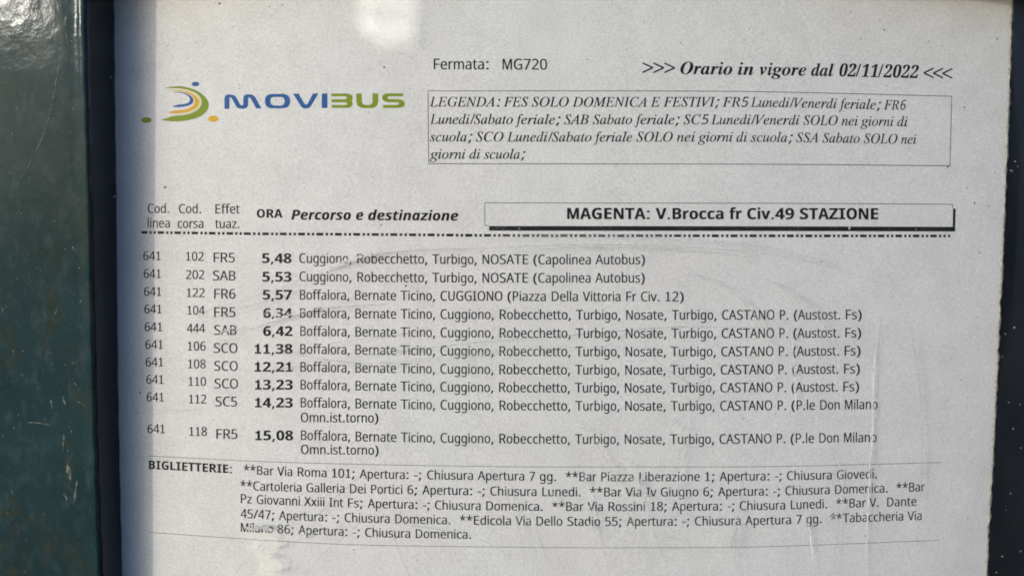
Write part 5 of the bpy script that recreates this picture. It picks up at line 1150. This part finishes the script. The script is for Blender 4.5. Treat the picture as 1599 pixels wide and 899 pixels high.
ROWS = [
    ('102', 'FR5', '5,48', S1, R1, [(470, 410.5), (730, 412.2), (1000, 412.6)], (223.8, 250.5, 406.2), (290.8, 318, 407), (333.7, 366.5, 409.5), (409.5, 455, 410.6)),
    ('202', 'SAB', '5,53', S1, fit(R1, 467.7, 1006.6, R1[0], R1[-1]), [(470, 439), (730, 441), (1000, 441)], (224.5, 251, 434), (290.5, 319, 435.5), (332.5, 367.5, 437.6), (410, 455, 439.5)),
    ('122', 'FR6', '5,57', S3, (468.5, 554.5, 625.5, 688, 792.5, 861.7, 910, 978, 1001, 1039.5, 1067.5), [(470, 467.5), (730, 469.4), (1000, 470.3)], (225, 251.5, 462), (292, 319.5, 463.6), (334.5, 367.5, 466), (410.5, 455.5, 467.6)),
    ('104', 'FR5', '6,34', S4, R4, [(470, 496), (900, 498.7), (1300, 498.5)], (225.5, 252, 489.2), (293, 319.5, 491), (334.5, 367.5, 494.5), (411, 456, 496.2)),
    ('444', 'SAB', '6,42', S4, fit(R4, 469, 1344.6, R4[0], R4[-1]), [(470, 524.2), (900, 527.5), (1300, 527)], (226, 253, 517), (292, 320, 519), (334.5, 369, 522.5), (411, 456.5, 524.2)),
    ('106', 'SCO', '11,38', S4, fit(R4, 469, 1343.6, R4[0], R4[-1]), [(470, 552), (900, 556), (1300, 555)], (227, 254, 544.5), (293.5, 321, 547), (334, 370.5, 550.5), (398, 456.5, 552)),
    ('108', 'SCO', '12,21', S4, fit(R4, 469.2, 1342.6, R4[0], R4[-1]), [(470, 580), (900, 584.5), (1300, 583.2)], (227.5, 254.5, 571.8), (294, 321, 574.7), (334.5, 371, 578.5), (398, 456.5, 580)),
    ('110', 'SCO', '13,23', S4, fit(R4, 469.5, 1341.4, R4[0], R4[-1]), [(470, 607.8), (900, 612.5), (1300, 611)], (228.5, 255, 599), (295, 321.5, 602), (335, 371.5, 606), (398.5, 457, 607.8)),
    ('112', 'SC5', '14,23', S9, R9, [(470, 635.5), (900, 640.7), (1340, 638.6)], (229, 255.5, 626.5), (295.5, 322, 629.5), (336.5, 370, 634), (398.5, 457, 635.8)),
    ('118', 'FR5', '15,08', S9, fit(R9, 470.2, 1368.6, R9[0], R9[-1]), [(470, 686.5), (900, 692.6), (1340, 690)], (230.5, 257, 676), (296, 323, 680), (338, 370.5, 684.5), (399, 457.5, 686.9)),
]
for i, (run, serv, tm, dest, anch, base, a, b, c, d) in enumerate(ROWS):
    q = Geo()
    text_geo(q, dest, 's', anch, base, 15.1)
    if i == 8:
        text_geo(q, 'Omn.ist.torno)', 's', (469.8, 590.6), [(470, 658.6), (590, 659.3)], 14.8)
    if i == 9:
        text_geo(q, 'Omn.ist.torno)', 's', (470.3, 591), [(470, 708.4), (590, 709.6)], 14.6)
    row = q.make('timetable_row', INK, sheet)
    text('line_number', '641', 's', a[:2], [(a[0], a[2])], 13.9, row)
    text('run_number', run, 's', b[:2], [(b[0], b[2]), (b[1], b[2] + 0.2)], 13.9, row)
    text('service_code', serv, 's', c[:2], [(c[0], c[2]), (c[1], c[2] + 0.3)], 15.2, row)
    text('departure_time', tm, 'b', d[:2], [(d[0], d[2]), (d[1], d[2] + 0.2)], 15.3, row)

# ---- ticket offices
q = Geo()
line_geo(q, [(230, 711.2), (400, 719.7), (560, 724.3), (800, 728.2), (1000, 728.4), (1200, 727.9), (1471, 721.6)], 230.5, 1471.5, 0.75)
q.make('ruled_line', INK_LINE, sheet)
q = Geo()
line_geo(q, [(233, 830.5), (400, 842), (550, 849.8), (800, 853.6), (1000, 854.5), (1200, 852.7), (1466, 842.8)], 233, 1466, 0.75)
q.make('ruled_line', INK_LINE, sheet)
text('ticket_office_heading', 'BIGLIETTERIE:', 'b', (232.7, 362), [(232, 731.6), (362, 738.4)], 13.4)
TL = [
    ('**Bar Via Roma 101; Apertura: -; Chiusura Apertura 7 gg.  **Bar Piazza Liberazione 1; Apertura: -; Chiusura Giovedi.',
     (380.5, 433, 465, 519, 561.7, 646.5, 667, 746, 826.7, 843, 883.3, 939, 998.7, 1101.5, 1123.7, 1210.3, 1229, 1307, 1369.3),
     [(380, 739.8), (440, 742.3), (580, 746.5), (760, 749), (900, 750.7), (1080, 750.6), (1240, 749), (1369, 746.3)]),
    ('**Cartoleria Galleria Dei Portici 6; Apertura: -; Chiusura Lunedi.  **Bar Via Iv Giugno 6; Apertura: -; Chiusura Domenica.  **Bar',
     (375.2, 478.7, 546.7, 579.7, 636.3, 659.5, 746, 765.7, 847, 921.3, 977, 1009.7, 1032, 1098.3, 1121.3, 1207.5, 1226.5, 1304.3, 1399.8, 1444),
     [(376, 764.2), (430, 766.3), (560, 769.6), (700, 772), (840, 774), (1000, 774.6), (1190, 773.3), (1340, 769.7), (1444, 766.4)]),
    ('Pz Giovanni Xxiii Int Fs; Apertura: -; Chiusura Domenica.  **Bar Via Rossini 18; Apertura: -; Chiusura Lunedi.  **Bar V.  Dante',
     (376.3, 401, 475, 514.3, 543.5, 574.3, 660.5, 679.3, 759.5, 862, 917.5, 950.3, 1016.5, 1049.3, 1136, 1155.3, 1235, 1305.5, 1358, 1385.5, 1431),
     [(376, 784.8), (420, 787), (540, 791.3), (700, 795.2), (850, 796.9), (1000, 797.2), (1180, 795.7), (1290, 793), (1431, 789)]),
    ('45/47; Apertura: -; Chiusura Domenica.  **Edicola Via Dello Stadio 55; Apertura: -; Chiusura Apertura 7 gg.  **Tabaccheria Via',
     (375.8, 435.7, 519, 538.3, 617.3, 717.7, 805.2, 837.7, 886, 945.2, 978.7, 1065.3, 1085.3, 1164, 1243.3, 1259.3, 1296.7, 1417.3, 1439),
     [(376, 808), (450, 811.6), (560, 815), (700, 818), (800, 819.4), (920, 820.4), (1080, 820), (1200, 818.5), (1330, 814.7), (1439, 811.2)]),
    ('Milano 86; Apertura: -; Chiusura Domenica.', (376.3, 433.7, 466, 551, 570.3, 649.3, 735.5), [(376, 829.6), (500, 834.7), (620, 838.8), (735, 840.6)]),
]
for s, anch, base in TL:
    text('ticket_office_text', s, 's', anch, base, 13.9 if anch[-1] < 800 else 14.1)
